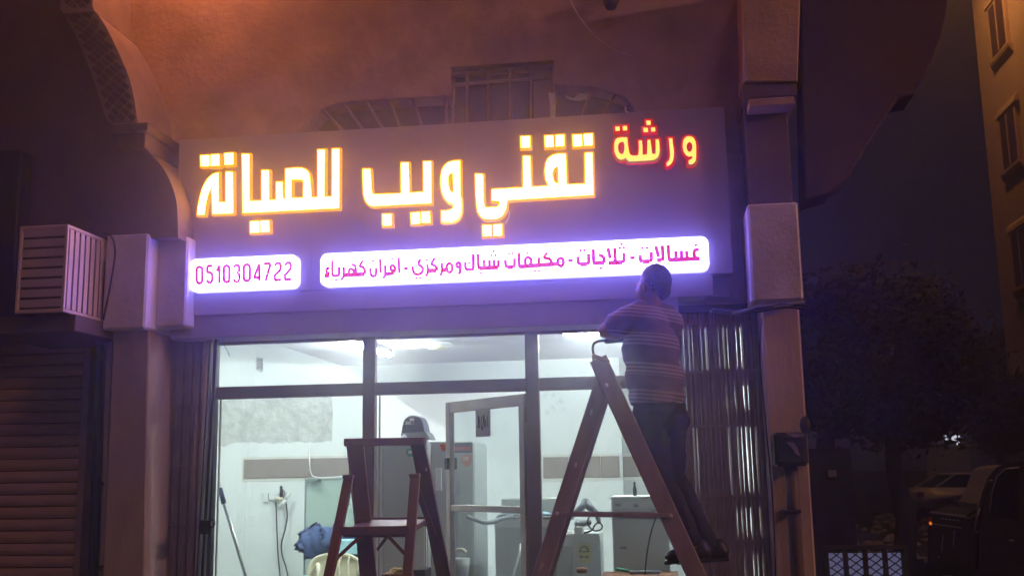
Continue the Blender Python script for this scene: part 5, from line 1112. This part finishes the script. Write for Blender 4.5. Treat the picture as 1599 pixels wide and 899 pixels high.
# ---- vehicles
def car_side(prof, width, cab=None): pass
def sedan(root, x, y, ang, z):
    """white saloon; local +x is forward"""
    t = root
    R_ = Matrix.Translation((x, y, z)) @ Matrix.Rotation(ang, 4, 'Z')
    def xf(mb):
        for v in mb.bm.verts: v.co = R_ @ v.co
        return mb
    low = [(-2.2, .35), (-2.25, .62), (-2.18, .95), (-1.6, 1.02), (-.2, .98), (1.0, .96), (1.9, .84), (2.2, .66), (2.25, .35), (1.75, .28), (1.6, .55), (1.2, .62), (.95, .50), (.9, .25), (-.95, .25), (-1.0, .50), (-1.25, .62), (-1.6, .55), (-1.75, .3)]
    mb = MB(); mb.prism(low, -.86, .86); part('body', xf(mb), M['carwhite'], t, .05, seg=3, smooth=True)
    a = [(-1.75, -.70, .98), (-1.75, .70, .98), (1.05, .70, .95), (1.05, -.70, .95)]; b_ = [(-.95, -.58, 1.42), (-.95, .58, 1.42), (.25, .58, 1.42), (.25, -.58, 1.42)]
    part('cabin_glass', xf(MB().hexa(a, b_)), M['carglass'], t, .03, seg=2)
    c_ = [(-1.05, -.60, 1.405), (-1.05, .60, 1.405), (.35, .60, 1.405), (.35, -.60, 1.405)]; part('roof', xf(MB().hexa(c_, [(p[0]*.92, p[1]*.93, 1.455) for p in c_])), M['carwhite'], t, .015, seg=2)
    for s_ in (-1, 1):
        for p, q in (((-1.78, .72*s_, .99), (-1.0, .60*s_, 1.42)), ((1.08, .72*s_, .96), (.3, .60*s_, 1.42)), ((-.35, .73*s_, .98), (-.33, .60*s_, 1.42))): part('roof_pillar', xf(MB().bar(p, q, .05, .04, side=(0, 1, 0))), M['carwhite'], t)
        part('tail_light', xf(MB().box(-2.27, -2.15, .5*s_, .82*s_, .72, .88)), M['red'], t, .01); part('head_light', xf(MB().box(2.1, 2.22, .5*s_, .82*s_, .62, .76)), M['wpaper'], t, .01)
        part('mirror', xf(MB().ell(Vector((.85, .95*s_, 1.03)), (.08, .1, .07), 10, 8)), M['carwhite'], t, smooth=True)
        for xx in (-1.32, 1.3):
            wh = part('wheel', xf(MB().lathe([(.18, -.1*s_), (.32, -.1*s_), (.33, 0), (.32, .1*s_), (.2, .11*s_), (.18, .08*s_)], xx, .78*s_, 24, .33, 'y')), M['tyre'], t, smooth=True)
            xf(MB().lathe([(.05, .09*s_), (.19, .09*s_), (.2, .105*s_)], xx, .78*s_, 16, .33, 'y')).build('rim', M['chrome'], wh)
        part('window_trim', xf(MB().bar((-1.5, .735*s_, .995), (1.0, .735*s_, .975), .015, .015, side=(0, 1, 0))), M['chrome'], t)
    part('boot_trim', xf(MB().box(-2.262, -2.24, -.45, .45, .80, .84)), M['chrome'], t)
p = at(1505, 800, 36.5)
sedan(thing('parked_car', 'white saloon parked in front of the dim grey wall', 'car', (p.x+.5, 37, -.15)), p.x+.6, 37, math.radians(12), -.15)
t = thing('parked_van', 'white van partly hidden behind the dark pickup', 'van', at(1560, 800, 27))
vx = X_(1524, 760, 27)
vp = [(0, .2), (0.02, .9), (.25, 1.3), (.42, 1.72), (.8, 1.80), (4.2, 1.80), (4.3, 1.6), (4.3, .2)]
mb = MB().prism([(vx+a, -.25+b_) for a, b_ in vp], 27, 28.7); part('body', mb, M['carwhite'], t, .05, seg=2)
part('side_window', MB().prism([(vx+a, -.25+b_) for a, b_ in ((.32, 1.15), (.55, 1.62), (1.3, 1.64), (1.3, 1.12))], 26.98, 26.999), M['carglass'], t)
part('side_window', MB().prism([(vx+a, -.25+b_) for a, b_ in ((1.45, 1.12), (1.45, 1.64), (2.9, 1.64), (2.9, 1.12))], 26.98, 26.999), M['carglass'], t)
for xx in (.9, 3.5): part('wheel', MB().lathe([(.2, -.1), (.33, -.1), (.34, 0), (.33, .1), (.2, .1)], vx+xx, 27.05, 20, .08, 'y'), M['tyre'], t, smooth=True)
# dark pickup, tail at left, turned so its nose points right and towards the camera
PYk = 11.5; PTH = math.radians(19); PN = Vector((math.sin(PTH), math.cos(PTH), 0)); PQ = at(1500, 830, PYk)
t = thing('pickup_truck', 'dark pickup with chrome bed trim and a glowing orange tail light at the right edge', 'pickup truck', tuple(PQ+PN*.9+Vector((1, 0, -.4-PQ.z))))
def P3(px, py, d=0):
    v = ray(px, py); o_ = Vector((0, 0, EYE)); return o_+v*(((PQ-o_).dot(PN)+d)/v.dot(PN))
def prN(pts, d0, d1): 
    a = [P3(x, y, d0) for x, y in pts]; return MB().hexa(a, [p+PN*(d1-d0) for p in a])
part('bed', prN([(1449, 806), (1453, 797), (1512, 806), (1524, 828), (1524, 1000), (1447, 1000)], 0, 1.7), M['cardark'], t, .03, seg=2)
part('bed_rail', MB().bar(P3(1453, 799, -.01), P3(1511, 807, -.01), .02, .03, side=PN), M['chrome'], t, .004)
part('bed_rail', MB().bar(P3(1452, 817, -.012), P3(1502, 824, -.012), .012, .02, side=PN), M['chrome'], t, .003)
for k in range(5): part('bed_slot', MB().bar(P3(1470+k*6, 809.5+k*.7, -.02), P3(1474+k*6, 810+k*.7, -.02), .012, .008, side=PN), M['chrome'], t)
part('tail_light', prN([(1449, 808), (1456, 809), (1456, 822), (1449, 822)], -.03, .1), M['red'], t, .005)
part('tail_light', MB().ell(P3(1453.5, 817, -.03), (.015, .012, .017), 12, 8), E_['amberlamp'], t, smooth=True, label='glowing orange lens')
part('cab', prN([(1521, 832), (1526, 800), (1534, 768), (1543, 745), (1556, 730), (1574, 722), (1640, 716), (1760, 720), (1760, 1000), (1517, 1000)], -.05, 1.75), M['cardark'], t, .05, seg=3)
part('side_window', prN([(1545, 805), (1549, 770), (1557, 745), (1570, 733), (1592, 731), (1590, 812)], -.056, -.046), M['carglass'], t, .003)
part('side_window', prN([(1600, 812), (1602, 731), (1680, 728), (1690, 815)], -.056, -.046), M['carglass'], t, .003)
part('window_frame', MB().tube([P3(1545, 806, -.058), P3(1549, 770, -.058), P3(1557, 744, -.058), P3(1570, 732, -.058), P3(1592, 730, -.058)], .008, 6), M['chrome'], t, smooth=True)
part('window_trim', MB().tube([P3(1521, 832, -.08), P3(1526, 806, -.08), P3(1530, 793, -.08)], .012, 8), M['chrome'], t, smooth=True)
part('window_trim', MB().ell(P3(1548, 750, -.06), (.02, .01, .012), 8, 6), M['chrome'], t)
part('door_handle', MB().bar(P3(1576, 843, -.08), P3(1584, 844, -.08), .016, .02, side=PN), M['chrome'], t, .004)
part('door_handle', MB().ell(P3(1526, 830, -.07), (.012, .01, .008), 8, 6), M['chrome'], t)
for x in (1485, 1700):
    c = P3(x, 930, -.02); R3 = Matrix.Translation(c) @ Matrix.Rotation(-PTH, 4, 'Z')
    mb = MB().lathe([(.2, .12), (.37, .12), (.38, 0), (.36, -.06), (.22, -.08)], 0, 0, 26, .0, 'y')
    for v in mb.bm.verts: v.co = R3 @ v.co
    wh = part('wheel', mb, M['tyre'], t, smooth=True); mb = MB().lathe([(.05, -.06), (.21, -.09), (.22, 0)], 0, 0, 18, .0, 'y')
    for v in mb.bm.verts: v.co = R3 @ v.co
    mb.build('rim', M['chrome'], wh)
for q in (((1473, 836), (1471, 860)), ((1491, 828), (1489, 852)), ((1466, 868), (1465, 888))): part('trim_strip', MB().tube([P3(*q[0], -.02), P3(*q[1], -.02)], .006, 6), M['chrome'], t)

# ---- unseen lamps added outside the frame to light facade and block
def sodium(x, y, z, power, label, col=(1.0, .50, .20), aim=(0, 1), target=None):
    t = thing('street_lamp', label, 'street lamp', (x, y, -.4))
    part('post', MB().tube([(x, y, -.4), (x, y, z-.3), (x+aim[0]*.5, y+aim[1]*.5, z)], [.09, .06, .04], 10), M['gate'], t, smooth=True)
    hx, hy = x+aim[0]*.8, y+aim[1]*.8
    part('lamp_head', MB().ell(Vector((hx, hy, z+.03)), (.14, .32 if aim[1] else .14, .07) if aim[1] else (.32, .14, .07)), M['gate'], t, smooth=True)
    part('lamp_lens', MB().lathe([(.04, -.07), (.10, -.05), (.12, -.03)], hx, hy, 14, z), E_['sodium'], t, smooth=True)
    ld = bpy.data.lights.new('added_light', 'SPOT'); ld.energy = power; ld.color = col; ld.shadow_soft_size = .12; ld.spot_size = math.radians(165); ld.spot_blend = .4
    lo = bpy.data.objects.new('added_light', ld); C.objects.link(lo); lo.parent = t; lo.location = (hx-x, hy-y, z-.1+.4); lo.rotation_euler = (0, 0, 0)
    if target: ld.spot_size = math.radians(78); lo.rotation_euler = (Vector((hx, hy, z-.1))-Vector(target)).to_track_quat('Z', 'Y').to_euler()
wl = thing('wall_lamp', 'added unseen warm floodlight high on the apartment block above the frame', 'lamp', (FX-2.2, 29, 17.5))  # unseen lamp added to light the apartment wall
part('lamp_arm', MB().tube([(FX, 29, 17.5), (FX-2.2, 29, 17.5)], .04, 8), M['gate'], wl); part('lamp_head', MB().box(FX-2.4, FX-2.1, 28.8, 29.2, 17.42, 17.6), M['gate'], wl, .01)
ld = bpy.data.lights.new('added_light', 'SPOT'); ld.energy = 1150; ld.color = (1.0, .42, .12); ld.shadow_soft_size = .15; ld.spot_size = math.radians(150); ld.spot_blend = .6
lo = bpy.data.objects.new('added_light', ld); C.objects.link(lo); lo.parent = wl; lo.location = (0, 0, -.15); lo.rotation_euler = (Vector((FX-2.2, 29, 17.5))-Vector((FX, 30, 9))).to_track_quat('Z', 'Y').to_euler()
sodium(9.0, 3.8, 5.5, 1500, 'added unseen sodium lamp that lights the facade from the right', (1, .46, .34), (-1, 0), (-3.0, 6.0, 2.6))

# ---- haze volume added round the scene to imitate camera bloom
hz = MB().box(-29, 41, -13, 63, -1.6, 27).build('bloom_haze', M['street']); hz['kind'] = 'stuff'
hm = bpy.data.materials.new('bloom_air'); hm.use_nodes = True; hn = hm.node_tree.nodes; hn.clear()
pv_ = hn.new('ShaderNodeVolumePrincipled'); pv_.inputs['Color'].default_value = (.95, .95, .97, 1); pv_.inputs['Density'].default_value = HAZE; pv_.inputs['Anisotropy'].default_value = HAZEG
ho = hn.new('ShaderNodeOutputMaterial'); hm.node_tree.links.new(pv_.outputs[0], ho.inputs['Volume']); hz.data.materials.clear(); hz.data.materials.append(hm)

# unseen warm lamp added just over the frame to light the recess
wl = thing('wall_lamp', 'added unseen warm lamp high in the arch recess above the sign', 'lamp', (-2.95, WY, 5.5))
part('lamp_base', MB().box(-3.0, -2.9, WY-.08, WY, 5.45, 5.6), M['black'], wl, .005)
part('lamp_glass', MB().ell(Vector((-2.95, WY-.14, 5.52)), (.06, .06, .08), 14, 10), E_['sodium'], wl, smooth=True)
ld = bpy.data.lights.new('added_light', 'POINT'); ld.energy = 52; ld.color = (1.0, .32, .12); ld.shadow_soft_size = .08
lo = bpy.data.objects.new('added_light', ld); C.objects.link(lo); lo.parent = wl; lo.location = (0, -.45, .0)
